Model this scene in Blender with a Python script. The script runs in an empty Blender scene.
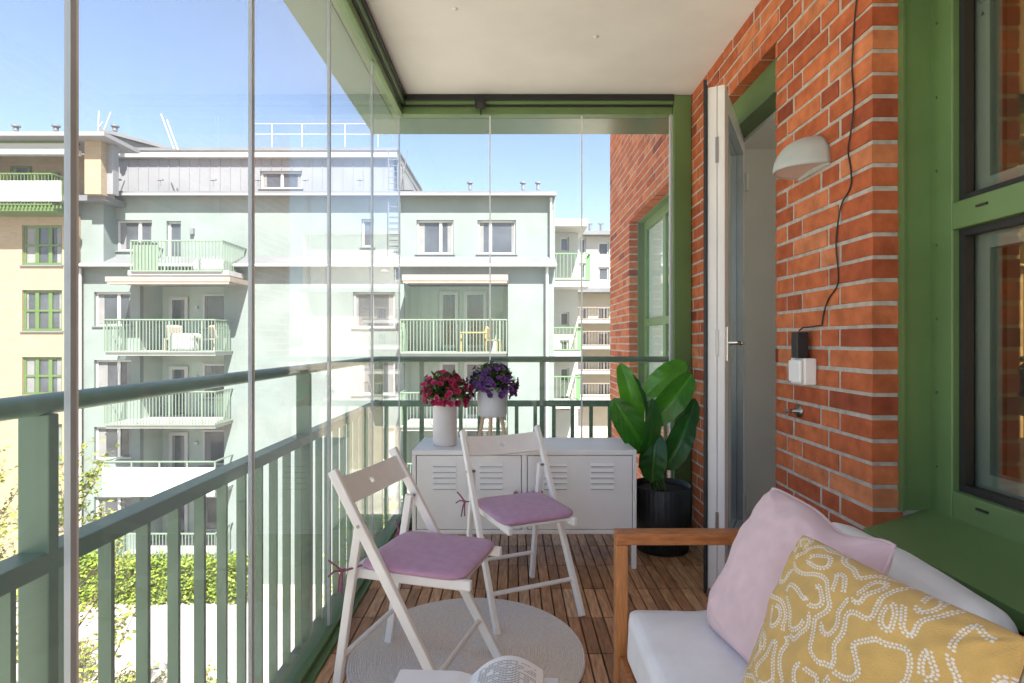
import bpy, bmesh, math, random
import numpy as np
from mathutils import Vector, Matrix, noise
random.seed(7)
C = bpy.context.scene.collection
F = 560.0; EYE = 1.206; CX = 512.0; CY = 341.5
R = math.radians
def at(px, py, Y):                       # photo pixel -> world point at distance Y
    return Vector(((px-CX)/F*Y, Y, EYE-(py-CY)/F*Y))

# ------------------------------------------------------------------ materials
MATS = {}
def mat(name, col, rough=.6, var=.0, vscale=6, bump=0, bscale=60, metal=0, tint=None, spec=.5, stretch=None, sheen=0, coat=0, trans=0):
    m = bpy.data.materials.new(name); m.use_nodes = True
    nt = m.node_tree; N = nt.nodes; L = nt.links
    b = N['Principled BSDF']
    b.inputs['Roughness'].default_value = rough
    b.inputs['Metallic'].default_value = metal
    b.inputs['Specular IOR Level'].default_value = spec
    if sheen: b.inputs['Sheen Weight'].default_value = sheen
    if coat: b.inputs['Coat Weight'].default_value = coat; b.inputs['Coat Roughness'].default_value = .15
    tc = N.new('ShaderNodeTexCoord'); src = tc.outputs['Object']
    if stretch:
        mp = N.new('ShaderNodeMapping'); mp.inputs['Scale'].default_value = stretch
        L.new(src, mp.inputs['Vector']); src = mp.outputs['Vector']
    out = None
    if tint:                              # tint: list of (pos, colour) read from the face attribute
        a = N.new('ShaderNodeAttribute'); a.attribute_name = 'tint'
        cr = N.new('ShaderNodeValToRGB'); e = cr.color_ramp.elements
        while len(e) < len(tint): e.new(.5)
        for i, (p, c) in enumerate(tint): e[i].position = p; e[i].color = (*c, 1)
        L.new(a.outputs['Fac'], cr.inputs['Fac']); out = cr.outputs['Color']
    if var:
        n = N.new('ShaderNodeTexNoise'); n.inputs['Scale'].default_value = vscale; n.inputs['Detail'].default_value = 6
        L.new(src, n.inputs['Vector'])
        mr = N.new('ShaderNodeMapRange'); mr.inputs['From Min'].default_value = .3; mr.inputs['From Max'].default_value = .7
        mr.inputs['To Min'].default_value = 1-var; mr.inputs['To Max'].default_value = 1+var
        L.new(n.outputs['Fac'], mr.inputs['Value'])
        mx = N.new('ShaderNodeMix'); mx.data_type = 'RGBA'; mx.blend_type = 'MULTIPLY'; mx.inputs['Factor'].default_value = 1
        mx.clamp_result = False
        if out: L.new(out, mx.inputs['A'])
        else: mx.inputs['A'].default_value = (*col, 1)
        L.new(mr.outputs['Result'], mx.inputs['B']); out = mx.outputs['Result']
    if out: L.new(out, b.inputs['Base Color'])
    else: b.inputs['Base Color'].default_value = (*col, 1)
    if bump:
        n2 = N.new('ShaderNodeTexNoise'); n2.inputs['Scale'].default_value = bscale; n2.inputs['Detail'].default_value = 4
        L.new(src, n2.inputs['Vector'])
        bp = N.new('ShaderNodeBump'); bp.inputs['Strength'].default_value = bump; bp.inputs['Distance'].default_value = .004
        L.new(n2.outputs['Fac'], bp.inputs['Height']); L.new(bp.outputs['Normal'], b.inputs['Normal'])
    if trans:                              # thin leaf: some light comes through
        tr = N.new('ShaderNodeBsdfTranslucent'); ms = N.new('ShaderNodeMixShader'); ms.inputs['Fac'].default_value = trans
        if out: L.new(out, tr.inputs['Color'])
        else: tr.inputs['Color'].default_value = (*col, 1)
        L.new(b.outputs['BSDF'], ms.inputs[1]); L.new(tr.outputs['BSDF'], ms.inputs[2])
        L.new(ms.outputs['Shader'], N['Material Output'].inputs['Surface'])
    MATS[name] = m
    return m

def glass_mat(name, tintcol, refl, reflcol, veil=0, ior=1.45, rough=0.0, veilcol=(.9,.93,.95)):
    m = bpy.data.materials.new(name); m.use_nodes = True
    nt = m.node_tree; N = nt.nodes; L = nt.links; N.remove(N['Principled BSDF'])
    t = N.new('ShaderNodeBsdfTransparent'); t.inputs['Color'].default_value = (*tintcol, 1)
    g = N.new('ShaderNodeBsdfGlossy'); g.inputs['Color'].default_value = (*reflcol, 1); g.inputs['Roughness'].default_value = rough
    fr = N.new('ShaderNodeLayerWeight'); fr.inputs['Blend'].default_value = .5     # Schlick's curve, the same from both sides
    pw = N.new('ShaderNodeMath'); pw.operation = 'POWER'; pw.inputs[1].default_value = 5.0; L.new(fr.outputs['Facing'], pw.inputs[0])
    f0 = ((ior-1)/(ior+1))**2
    sch = N.new('ShaderNodeMath'); sch.operation = 'MULTIPLY_ADD'; sch.inputs[1].default_value = 1-f0; sch.inputs[2].default_value = f0; L.new(pw.outputs[0], sch.inputs[0])
    ml = N.new('ShaderNodeMath'); ml.operation = 'MULTIPLY'; ml.inputs[1].default_value = refl; ml.use_clamp = True
    L.new(sch.outputs[0], ml.inputs[0])
    mx = N.new('ShaderNodeMixShader'); L.new(ml.outputs[0], mx.inputs['Fac'])
    base = t.outputs['BSDF']
    if veil:                              # film mixed in for the hazy veil over the view, drawn as dusty glass
        d = N.new('ShaderNodeBsdfTranslucent'); d.inputs['Color'].default_value = (*veilcol, 1)
        tc = N.new('ShaderNodeTexCoord'); mp = N.new('ShaderNodeMapping'); mp.inputs['Scale'].default_value = (3, 3, .5)
        n = N.new('ShaderNodeTexNoise'); n.inputs['Scale'].default_value = 4; n.inputs['Detail'].default_value = 5
        L.new(tc.outputs['Object'], mp.inputs['Vector']); L.new(mp.outputs['Vector'], n.inputs['Vector'])
        mr = N.new('ShaderNodeMapRange'); mr.inputs['From Min'].default_value = .3; mr.inputs['From Max'].default_value = .75
        mr.inputs['To Min'].default_value = veil*.88; mr.inputs['To Max'].default_value = veil*1.15
        L.new(n.outputs['Fac'], mr.inputs['Value'])
        m2 = N.new('ShaderNodeMixShader'); L.new(mr.outputs['Result'], m2.inputs['Fac'])
        L.new(base, m2.inputs[1]); L.new(d.outputs['BSDF'], m2.inputs[2]); base = m2.outputs['Shader']
    L.new(base, mx.inputs[1]); L.new(g.outputs['BSDF'], mx.inputs[2])
    L.new(mx.outputs['Shader'], N['Material Output'].inputs['Surface'])
    MATS[name] = m; return m

M = MATS
def smear(name, col, lo, hi, scale):
    m = MATS[name]; nt = m.node_tree; N = nt.nodes; L = nt.links; b = N['Principled BSDF']; src = b.inputs['Base Color'].links[0].from_socket
    tc = N.new('ShaderNodeTexCoord'); n = N.new('ShaderNodeTexNoise'); n.inputs['Scale'].default_value = scale; n.inputs['Detail'].default_value = 8; n.inputs['Roughness'].default_value = .7
    L.new(tc.outputs['Object'], n.inputs['Vector']); mr = N.new('ShaderNodeMapRange'); mr.inputs['From Min'].default_value = lo; mr.inputs['From Max'].default_value = hi; mr.inputs['To Max'].default_value = .6
    L.new(n.outputs['Fac'], mr.inputs['Value']); mx = N.new('ShaderNodeMix'); mx.data_type = 'RGBA'; L.new(mr.outputs['Result'], mx.inputs['Factor']); L.new(src, mx.inputs['A']); mx.inputs['B'].default_value = (*col, 1)
    L.new(mx.outputs['Result'], b.inputs['Base Color'])
mat('brick', (.4,.1,.04), .85, .24, 17, .55, 90, tint=[(0,(.22,.05,.025)),(.2,(.34,.080,.031)),(.55,(.43,.115,.043)),(.8,(.50,.15,.058)),(1,(.52,.185,.08))], spec=.25)
smear('brick', (.42,.27,.19), .62, .84, 34)
mat('mortar', (.44,.40,.345), .95, .2, 30, .5, 200, spec=.2)
mat('frame_green', (.12,.205,.072), .42, .13, 3, .03, 40)
mat('frame_green_dark', (.085,.155,.05), .45, .13, 3, .03, 40)
mat('rail_green', (.066,.155,.085), .4, .16, 5, .04, 30)
mat('black_rubber', (.015,.016,.017), .5, .1, 10)
mat('white_plastic', (.78,.78,.76), .35, .03, 8)
mat('white_frame', (.74,.74,.72), .35, .04, 5)
mat('ceiling_paint', (.76,.75,.715), .9, .05, 3, .12, 160, spec=.2)
mat('plaster_grey', (.78,.78,.74), .9, .05, 3, .1, 120, spec=.2)
mat('dark_room', (.78,.76,.71), .9, .1, 2)
mat('deck_wood', (.2,.1,.05), .5, .38, 9, .35, 55, tint=[(0,(.32,.155,.075)),(.35,(.46,.235,.118)),(.7,(.57,.315,.165)),(1,(.62,.42,.27))], stretch=(9,1.2,6), spec=.45)
mat('deck_gap', (.03,.022,.017), .9)
mat('acacia', (.40,.145,.042), .38, .30, 7, .15, 60, stretch=(3,14,14), spec=.45)
mat('acacia_upright', (.46,.19,.06), .38, .26, 7, .15, 60, stretch=(14,14,2), spec=.45)
mat('white_paint', (.84,.83,.80), .36, .05, 9, .05, 25)
mat('cabinet_white', (.84,.84,.82), .38, .03, 5, .02, 20)
mat('louvre_dark', (.42,.42,.41), .6)
mat('steel', (.32,.31,.30), .28, metal=1)
mat('chrome', (.6,.6,.6), .15, metal=1)
mat('pad_purple', (.51,.30,.435), .85, .08, 30, .35, 420, sheen=.3, spec=.2)
mat('tie_purple', (.27,.09,.16), .85, .1, 60, .3, 300, spec=.2)
mat('rug', (.76,.70,.64), .95, .10, 90, .35, 320, spec=.15, sheen=.2)
mat('cushion_white', (.86,.86,.85), .85, .04, 12, .35, 380, sheen=.2, spec=.2)
mat('pillow_pink', (.75,.55,.565), .85, .05, 14, .4, 380, sheen=.3, spec=.2)
mat('pillow_mustard', (.5,.3,.07), .9, .06, 40, .5, 420, tint=[(0,(.64,.415,.135)),(.35,(.64,.415,.135)),(.65,(.76,.70,.60)),(1,(.80,.75,.66))], sheen=.2, spec=.2)
mat('paper', (.86,.85,.82), .8, .03, 12)
mat('ink', (.22,.22,.22), .9)
mat('book_cover', (.70,.70,.68), .5)
mat('vase_white', (.70,.67,.65), .55, .05, 10, .1, 60)
mat('planter_grey', (.62,.64,.66), .5, .03, 9)
mat('birch', (.62,.47,.30), .6, .18, 10, .1, 50, stretch=(8,8,1))
mat('pot_black', (.018,.018,.02), .5, .2, 8)
mat('soil', (.03,.022,.016), .95, .4, 40, 1, 90)
mat('crimson', (.45,.02,.07), .55, tint=[(0,(.22,.006,.04)),(.5,(.42,.012,.085)),(1,(.58,.03,.14))], trans=.25, var=.15, vscale=60)
mat('violet', (.12,.03,.2), .55, tint=[(0,(.035,.01,.06)),(.5,(.115,.03,.19)),(1,(.22,.08,.32))], trans=.25, var=.15, vscale=60)
mat('flower_leaf', (.07,.14,.03), .5, tint=[(0,(.03,.075,.015)),(1,(.14,.24,.05))], trans=.3)
mat('big_leaf', (.03,.14,.02), .32, .22, 9, .12, 30, tint=[(0,(.018,.085,.02)),(.5,(.035,.17,.02)),(1,(.095,.33,.02))], trans=.35, coat=.2)
mat('stem', (.12,.2,.05), .5, .2, 20)
mat('lamp_metal', (.42,.45,.43), .4, .05, 9)
mat('lamp_diffuser', (.62,.52,.48), .5)
# outside
mat('mint_render', (.18,.215,.204), .9, .09, 1.1, .2, 12, spec=.2)
mat('mint_recess', (.36,.42,.375), .9, .05, 1.2, .2, 12, spec=.2)  # same render as the front, made paler to lift the recess shade
mat('roof_sheet', (.14,.145,.155), .5, .12, .8, metal=.0)
mat('metal_cladding', (.185,.19,.205), .45, .10, .7, .1, 3)
mat('eave_dark', (.22,.22,.23), .6)
mat('far_white', (.45,.46,.455), .5, .03, 3)
mat('far_pane', (.055,.062,.072), .12, .5, .6, spec=.6)
mat('curtain', (.17,.17,.17), .8, .15, 2)
mat('far_rail', (.16,.215,.16), .5, .05, 3)
mat('far_rail_dark', (.13,.26,.12), .5, .05, 3)
mat('far_window_green', (.075,.125,.035), .5, .08, 2)
mat('awning', (.27,.22,.185), .8, .06, 3)
mat('slab_concrete', (.36,.36,.35), .85, .08, 2)
mat('cream', (.40,.35,.27), .9, .05, 1)
mat('pale_render', (.38,.38,.35), .9, .05, 1)
def brick_tex(name, c1, c2, mo, scale=1.0):
    m = bpy.data.materials.new(name); m.use_nodes = True; nt = m.node_tree; N = nt.nodes; L = nt.links; b = N['Principled BSDF']
    tc = N.new('ShaderNodeTexCoord'); sp = N.new('ShaderNodeSeparateXYZ'); cb = N.new('ShaderNodeCombineXYZ'); ad = N.new('ShaderNodeMath')
    L.new(tc.outputs['Object'], sp.inputs[0]); L.new(sp.outputs['X'], ad.inputs[0]); L.new(sp.outputs['Y'], ad.inputs[1])
    L.new(ad.outputs[0], cb.inputs['X']); L.new(sp.outputs['Z'], cb.inputs['Y'])
    br = N.new('ShaderNodeTexBrick'); L.new(cb.outputs[0], br.inputs['Vector'])
    br.inputs['Color1'].default_value = (*c1,1); br.inputs['Color2'].default_value = (*c2,1); br.inputs['Mortar'].default_value = (*mo,1)
    br.inputs['Scale'].default_value = scale; br.inputs['Brick Width'].default_value = .26; br.inputs['Row Height'].default_value = .076
    br.inputs['Mortar Size'].default_value = .008
    L.new(br.outputs['Color'], b.inputs['Base Color']); b.inputs['Roughness'].default_value = .9
    MATS[name] = m
brick_tex('yellow_brick', (.30,.225,.14), (.265,.195,.115), (.27,.23,.18))
mat('ground_soil', (.42,.39,.32), .95, .3, .6, .5, 6)
mat('path_gravel', (.42,.375,.35), .95, .12, 3, .4, 40)
mat('hedge_leaf', (.08,.14,.02), .6, tint=[(0,(.09,.15,.015)),(.5,(.22,.31,.035)),(1,(.38,.44,.06))], trans=.35)
mat('tree_leaf', (.16,.2,.03), .6, tint=[(0,(.11,.15,.02)),(.5,(.22,.26,.04)),(1,(.36,.38,.08))], trans=.35)
mat('shrub_leaf', (.16,.2,.03), .6, tint=[(0,(.08,.12,.02)),(.5,(.22,.24,.05)),(.8,(.36,.30,.07)),(1,(.42,.24,.08))], trans=.35)
mat('bark', (.16,.12,.09), .9, .3, 8, .6, 30)
glass_mat('balcony_glass', (.985,.993,.99), .6, (1,1,1), veil=.03, ior=1.35)
glass_mat('window_glass', (.80,.87,.84), 4.5, (1.0,.56,.2), ior=1.5)
glass_mat('door_glass', (.84,.88,.86), 8.0, (.92,.96,.93), ior=1.5)
glass_mat('far_glazing', (.90,.96,.93), 1.0, (1,1,1), ior=1.3)
mat('seal_grey', (.42,.47,.50), .25, .1, 5, spec=.6)
mat('seal_light', (.75,.80,.83), .2, .1, 5, spec=.7)

# ------------------------------------------------------------------ mesh builder
class MB:
    def __init__(s): s.v = []; s.f = []; s.t = []; s.sm = []
    def add(s, vs, fs, t=.5, smooth=False):
        o = len(s.v); s.v += [tuple(v) for v in vs]
        for f in fs: s.f.append(tuple(i+o for i in f)); s.t.append(t); s.sm.append(smooth)
    def box(s, x0, x1, y0, y1, z0, z1, t=.5):
        v = [(x0,y0,z0),(x1,y0,z0),(x1,y1,z0),(x0,y1,z0),(x0,y0,z1),(x1,y0,z1),(x1,y1,z1),(x0,y1,z1)]
        s.add(v, [(0,3,2,1),(4,5,6,7),(0,1,5,4),(1,2,6,5),(2,3,7,6),(3,0,4,7)], t)
        return s
    def obox(s, c, ax, ay, az, t=.5):    # centre and three half-axes
        c = Vector(c); ax = Vector(ax); ay = Vector(ay); az = Vector(az)
        v = [c+ax*i+ay*j+az*k for k in (-1,1) for (i,j) in ((-1,-1),(1,-1),(1,1),(-1,1))]
        s.add(v, [(0,3,2,1),(4,5,6,7),(0,1,5,4),(1,2,6,5),(2,3,7,6),(3,0,4,7)], t)
        return s
    def bar(s, a, b, w, d, side=(1,0,0), t=.5):   # bar from a to b; w along side, d across
        a = Vector(a); b = Vector(b); z = (b-a)/2; sd = Vector(side); sd = (sd - z.normalized()*sd.dot(z.normalized())).normalized()
        return s.obox((a+b)/2, sd*w/2, z.normalized().cross(sd)*d/2, z, t)
    def tube(s, pts, r, n=8, t=.5, cap=True):
        pts = [Vector(p) for p in pts]; rr = r if isinstance(r, (list, tuple)) else [r]*len(pts)
        vs = []; up = None
        for i, p in enumerate(pts):
            d = (pts[min(i+1,len(pts)-1)] - pts[max(i-1,0)]).normalized()
            if up is None: up = d.orthogonal().normalized()
            else: up = (up - d*up.dot(d)).normalized()
            w = d.cross(up)
            for k in range(n):
                a = 2*math.pi*k/n; vs.append(p + (up*math.cos(a)+w*math.sin(a))*rr[i])
        fs = [(i*n+k, i*n+(k+1)%n, (i+1)*n+(k+1)%n, (i+1)*n+k) for i in range(len(pts)-1) for k in range(n)]
        s.add(vs, fs, t, True)
        if cap: s.add(vs[:n], [tuple(reversed(range(n)))], t); s.add(vs[-n:], [tuple(range(n))], t)
        return s
    def lathe(s, prof, c=(0,0,0), n=48, t=.5, smooth=True, rib=0, ribn=0):
        vs = []; c = Vector(c)
        for (r, z) in prof:
            for k in range(n):
                a = 2*math.pi*k/n; q = r*(1+rib*math.cos(ribn*a)) if rib else r
                vs.append(c+Vector((q*math.cos(a), q*math.sin(a), z)))
        fs = [(i*n+k, i*n+(k+1)%n, (i+1)*n+(k+1)%n, (i+1)*n+k) for i in range(len(prof)-1) for k in range(n)]
        s.add(vs, fs, t, smooth); return s
    def prism(s, poly, h):               # polygon of 3D points extruded along h
        n = len(poly); h = Vector(h); v = [Vector(p) for p in poly]; v += [p+h for p in v]
        s.add(v, [tuple(reversed(range(n))), tuple(range(n,2*n))] + [(i,(i+1)%n,(i+1)%n+n,i+n) for i in range(n)]); return s
    def build(s, name, material, parent=None, bevel=0, seg=2, sharp=None, origin=None):
        me = bpy.data.meshes.new(name)
        vs = s.v
        if origin is not None:
            o3 = Vector(origin); vs = [Vector(v)-o3 for v in vs]
        me.from_pydata(vs, [], s.f); me.update()
        at_ = me.attributes.new('tint', 'FLOAT', 'FACE'); at_.data.foreach_set('value', s.t)
        me.polygons.foreach_set('use_smooth', s.sm)
        ms = material if isinstance(material, list) else [material]
        for q in ms: me.materials.append(MATS[q])
        bm = bmesh.new(); bm.from_mesh(me)
        bmesh.ops.recalc_face_normals(bm, faces=bm.faces); bm.to_mesh(me); bm.free()
        o = bpy.data.objects.new(name, me); C.objects.link(o)
        if origin is not None: o.location = origin
        if parent is not None: o.parent = parent
        if bevel:
            md = o.modifiers.new('edge', 'BEVEL'); md.width = bevel; md.segments = seg; md.limit_method = 'ANGLE'; md.angle_limit = R(40)
            md.harden_normals = False
        return o
def B(*a, **k): return MB().box(*a, **k)
def tag(o, label=None, cat=None, group=None, kind=None):
    if label: o['label'] = label
    if cat: o['category'] = cat
    if group: o['group'] = group
    if kind: o['kind'] = kind
    return o
def empty(name, label, cat, group=None, loc=(0,0,0), rz=0, kind=None):
    o = bpy.data.objects.new(name, None); C.objects.link(o); o.location = loc; o.rotation_euler = (0,0,rz); o.empty_display_size = .1
    return tag(o, label, cat, group, kind)
def copy_tree(o, parent=None):
    c = o.copy(); C.objects.link(c)
    if parent is not None: c.parent = parent
    for ch in list(o.children): copy_tree(ch, c)
    return c

WX = 1.19          # face of the brick wall
GX = -.755         # plane of the side glazing
GY = 3.75          # plane of the end glazing
RX = -.93          # side railing
RY = 3.90          # end railing
CZ = 2.84          # ceiling

# ------------------------------------------------------------------ our own house: brick facade with door and windows
Y0, Y1, Z0, Z1 = -1.55, 6.8, -.30, 4.3
OPEN = [(.2,1.85,.575,2.46), (2.53,3.42,-.31,2.555), (4.17,5.69,.60,2.42)]
house = empty('brick_house', 'red brick house wall carrying the open balcony door and green framed windows', 'house', loc=(WX,0,-.3))
house.location = (0,0,0)
def cells(y0, y1, z0, z1, holes):
    ys = sorted({y0,y1,*[h[0] for h in holes],*[h[1] for h in holes]}); zs = sorted({z0,z1,*[h[2] for h in holes],*[h[3] for h in holes]})
    ys = [y for y in ys if y0<=y<=y1]; zs = [z for z in zs if z0<=z<=z1]
    for i in range(len(ys)-1):
        run = None
        for j in range(len(zs)-1):
            cy = (ys[i]+ys[i+1])/2; cz = (zs[j]+zs[j+1])/2
            inh = any(h[0]<cy<h[1] and h[2]<cz<h[3] for h in holes)
            if not inh:
                if run is None: run = [zs[j], zs[j+1]]
                else: run[1] = zs[j+1]
            if inh or j == len(zs)-2:
                if run: yield ys[i], ys[i+1], run[0], run[1]
                run = None
mb = MB(); e = .005
for a in cells(Y0+e, Y1-e, Z0+e, Z1-e, [(h[0]-e,h[1]+e,h[2]-e,h[3]+e) for h in OPEN]):
    mb.box(WX+.004, WX+.45, *a)
mb.build('wall', 'mortar', house)
# bricks, laid in courses from the window corner
mb = MB(); H, S, J, CO = .110, .248, .0145, .076
rb = random.Random(3); zc = 1.257 - .076*21; row = 0
while zc < Z1:
    za, zb = max(zc+J/2, Z0), min(zc+CO-J/2, Z1)
    pat = [[.178,.112,.25,.25],[.25,.25,.112],[.178,.25,.112,.25],[.25,.25,.112]][row%4]
    seq = []; y = 1.85; i = 0
    while y < Y1:
        L_ = (pat[i] if i < len(pat) else [.25,.112,.25][(i+row)%3]); seq.append((y, min(y+L_, Y1))); y += L_+J; i += 1
    y = 1.85-J; i = 0
    while y > Y0:
        L_ = [.25,.25,.112][(i+row)%3]; seq.append((max(y-L_,Y0), y)); y -= L_+J; i += 1
    for (a, b) in seq:
        parts = [(a, b, za, zb)]
        for h in OPEN:
            nxt = []
            for (p, q, z_, w_) in parts:
                if q <= h[0] or p >= h[1] or w_ <= h[2] or z_ >= h[3]:
                    if w_ > h[2] and z_ < h[3] and 0 <= p-h[1] < .06: p = h[1]
                    if w_ > h[2] and z_ < h[3] and 0 <= h[0]-q < .06: q = h[0]
                    nxt.append((p,q,z_,w_)); continue
                cz = (z_+w_)/2
                if z_ < h[3] < w_ :                       # course cut by a lintel
                    if w_-h[3] > .012: nxt.append((p,q,h[3],w_))
                elif z_ < h[2] < w_:
                    if h[2]-z_ > .012: nxt.append((p,q,z_,h[2]))
                else:
                    if h[0]-p > .008: nxt.append((p,h[0],z_,w_))
                    if q-h[1] > .008: nxt.append((h[1],q,z_,w_))
            parts = nxt
        for (p, q, z_, w_) in parts:
            t = min(1, max(0, rb.gauss(.55,.25))); j = rb.uniform(-.0022,.0022); k = rb.uniform(-.0018,.0018)
            mb.box(WX+j, WX+.104, p+abs(k), q-abs(j), z_+k, w_+k*.6, t)
    zc += CO; row += 1
mb.build('brickwork', 'brick', house, bevel=.0025, seg=2)
# rest of the house behind and above the facade (keeps the sun off the balcony)
mb = MB(); mb.box(WX+.45, 5.5, -6.0, Y1-.01, 2.75, 6.5); mb.box(WX+.02, 5.5, -6, Y1-.012, -8.0, Z0); mb.box(WX+.02,WX+.45,-6,Y1-.012,Z1,6.5)
mb.box(WX+.46, 5.5, Y1-.25, Y1-.011, Z0+.001, 2.749); mb.box(5.2, 5.5, -6, .8, Z0+.001, 2.749); mb.box(5.2,5.5,4.6,Y1-.26,Z0+.001,2.749); mb.box(5.2,5.5,.801,4.599,Z0+.001,.7); mb.box(5.2,5.5,.801,4.599,2.2,2.749); mb.box(WX+.46,5.19,-6,-1.6,Z0+.001,2.749)  # unseen opening in the back wall, added to let daylight into the room
mb.build('upper_wall', 'mortar', house)
mb = MB(); mb.box(WX+.452, 5.19, -1.59, Y1-.26, Z0+.002, -.02); mb.build('room_floor', 'acacia', house)
mb = MB(); mb.box(5.1, 5.19, -1.58, .8, -.018, 2.66); mb.box(5.1,5.19,4.6,Y1-.262,-.018,2.66); mb.box(5.1,5.19,.801,4.599,-.018,.7); mb.box(5.1,5.19,.801,4.599,2.2,2.66); mb.box(WX+.453, 5.09, -1.59, -1.5, -.018, 2.66); mb.box(WX+.453,5.09, 3.9,4.0,-.018,2.66)
mb.box(WX+.453, 5.19, -1.59, Y1-.26, 2.662, 2.748)
mb.box(WX+.453, 5.09, 2.16, 2.28, -.018, 2.661); mb.box(4.9,5.085,.75,2.158,-.017,2.66)  # unseen partition and panel, added to keep the near window's room dark
mb.build('room_wall', 'dark_room', house)

def green_window(y0, y1, z0, z1, xf, trans, mullions, name_part='window', blind=False):
    """window set in the wall; xf is the face of its frame; near opening edge is y1"""
    fw = .094
    fr = MB(); d = .075
    fr.box(xf, xf+d, y1-fw, y1, z0, z1); fr.box(xf, xf+d, y0, y0+fw, z0, z1)
    fr.box(xf, xf+d, y0+fw, y1-fw, z1-fw, z1); fr.box(xf, xf+d, y0+fw, y1-fw, z0, z0+.088)
    for (a, b) in trans: fr.box(xf-.002, xf+d, y0+fw, y1-fw, a, b)
    for m in mullions: fr.box(xf-.001, xf+d, m-.045, m+.045, z0+.088, z1-fw)
    w = fr.build(name_part, 'frame_green', house, bevel=.004)
    zs = [z0+.088] + [q for t in trans for q in t] + [z1-fw]
    ys = [y0+fw] + [q for m in mullions for q in (m-.045, m+.045)] + [y1-fw]
    for i in range(0, len(zs), 2):
        for j in range(0, len(ys), 2):
            a, b, c, d_ = ys[j], ys[j+1], zs[i], zs[i+1]
            if blind:
                B(xf+.012, xf+.016, a, b, c, d_).build('pane', 'far_glazing', w); B(xf+.030, xf+.033, a+.002, b-.002, c+.16*(d_-c)*(c<1), d_-.001).build('blind', 'cushion_white', w); continue
            for (nm, mt, x0_, x1_, gg, off) in (('gasket', 'black_rubber', xf+.022, xf+.05, .022, 0), ('inner_sash', 'white_frame', xf+.062, xf+.10, .055, .011)):
                q = MB()
                q.box(x0_, x1_, a+off, a+gg+off, c+off, d_-off); q.box(x0_, x1_, b-gg-off, b-off, c+off, d_-off)
                q.box(x0_, x1_, a+gg+off, b-gg-off, c+off, c+gg+off); q.box(x0_, x1_, a+gg+off, b-gg-off, d_-gg-off, d_-off)
                q.build(nm, mt, w)
            B(xf+.054, xf+.058, a+.004, b-.004, c+.004, d_-.004).build('pane', 'window_glass', w)
    for zz in [z0+.05] + [sum(t)/2 for t in trans]:
        for yy in (y1-fw-.115, y0+fw+.2): B(xf-.006, xf+.002, yy-.02, yy+.02, zz-.0035+.01, zz+.0035+.01).build('drain_slot', 'black_rubber', w)
    for q in np.arange(z0+.15, z1, .24): MB().tube([(xf-.0025, y1-.03, q), (xf+.003, y1-.03, q)], .0045, 8).build('screw', 'steel', w)
    # lining of the reveal and sloping sill
    ln = MB(); ln.box(WX+.094, xf, y1-.006, y1+.03, z0+.0, z1); ln.box(WX+.088, xf, y0-.03, y0+.006, z0, z1); ln.box(WX+.088, xf, y0+.006, y1-.006, z1-.006, z1+.03)
    ln.build('reveal_lining', 'frame_green', w)
    lp = MB(); lp.box(WX+.087, WX+.0945, y1-.020, y1+.02, z0, z1-.0); lp.build('lining_lip', 'frame_green', w)
    si = MB(); zf = z0-.062
    si.prism([(xf+.01,y0-.008,z0+.008),(WX-.028,y0-.008,zf),(WX-.028,y0-.008,zf-.045),(WX-.022,y0-.008,zf-.045),(WX-.022,y0-.008,zf-.006),(xf+.01,y0-.008,z0+.002)], (0,y1-y0+.012,0))
    si.build('sill', 'frame_green', w, bevel=.0015)
    return w
green_window(.2, 1.85, .65, 2.455, 1.38, [(1.555,1.64)], [])
def writing(txt, loc, size, parent, name='marking', m='ink'):
    cu = bpy.data.curves.new(name,'FONT'); cu.body = txt; cu.size = size; cu.extrude = .0003; cu.align_x = 'CENTER'
    tmp = bpy.data.objects.new(name, cu); me = bpy.data.meshes.new_from_object(tmp); bpy.data.objects.remove(tmp); me.name = name
    o = bpy.data.objects.new(name, me); C.objects.link(o); o.location = loc; o.rotation_euler = (R(90),0,R(-90)); o.parent = parent; me.materials.clear(); me.materials.append(MATS[m]); return o
sash = next(o for o in bpy.data.objects if o.name.startswith('window') and o.parent is house)
writing('CE', (1.4415,1.715,2.245), .024, sash)
MB().prism([(1.4412,1.722,2.205),(1.4412,1.708,2.205),(1.4412,1.715,2.219)],(.0006,0,0)).build('marking','ink',sash)
for a, b in ((.2,1.849),(4.171,5.689)): B(WX+.12, WX+.44, a, b, .50, .59-.005*(a<1)).build('sill_bed', 'mortar', house)
green_window(4.17, 5.69, .66, 2.415, 1.34, [(1.36,1.43)], [4.93], blind=True)
# white interior reveals of the two windows
mb = MB()
# door frame
df = MB(); dx0, dx1 = 1.25, 1.36
df.box(dx0, dx1, 2.53, 3.42, 2.395, 2.55); df.box(dx0, dx1, 2.53, 2.60, -.02, 2.395); df.box(dx0+.06, dx1, 3.35, 3.42, -.02, 2.395)
df.build('door_frame', 'frame_green', house, bevel=.004)
jl = MB(); jl.box(dx1+.002, WX+.452, 3.385, 3.42, -.02, 2.40); jl.box(dx1+.002, WX+.452, 2.53, 2.565, -.02, 2.40); jl.box(dx1+.002, WX+.452, 2.566, 3.384, 2.37, 2.40)
jl.build('door_jamb', 'plaster_grey', house)
th = MB(); th.box(1.21, WX+.45, 2.531, 3.419, -.03, .012); th.build('threshold', 'steel', house)
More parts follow.
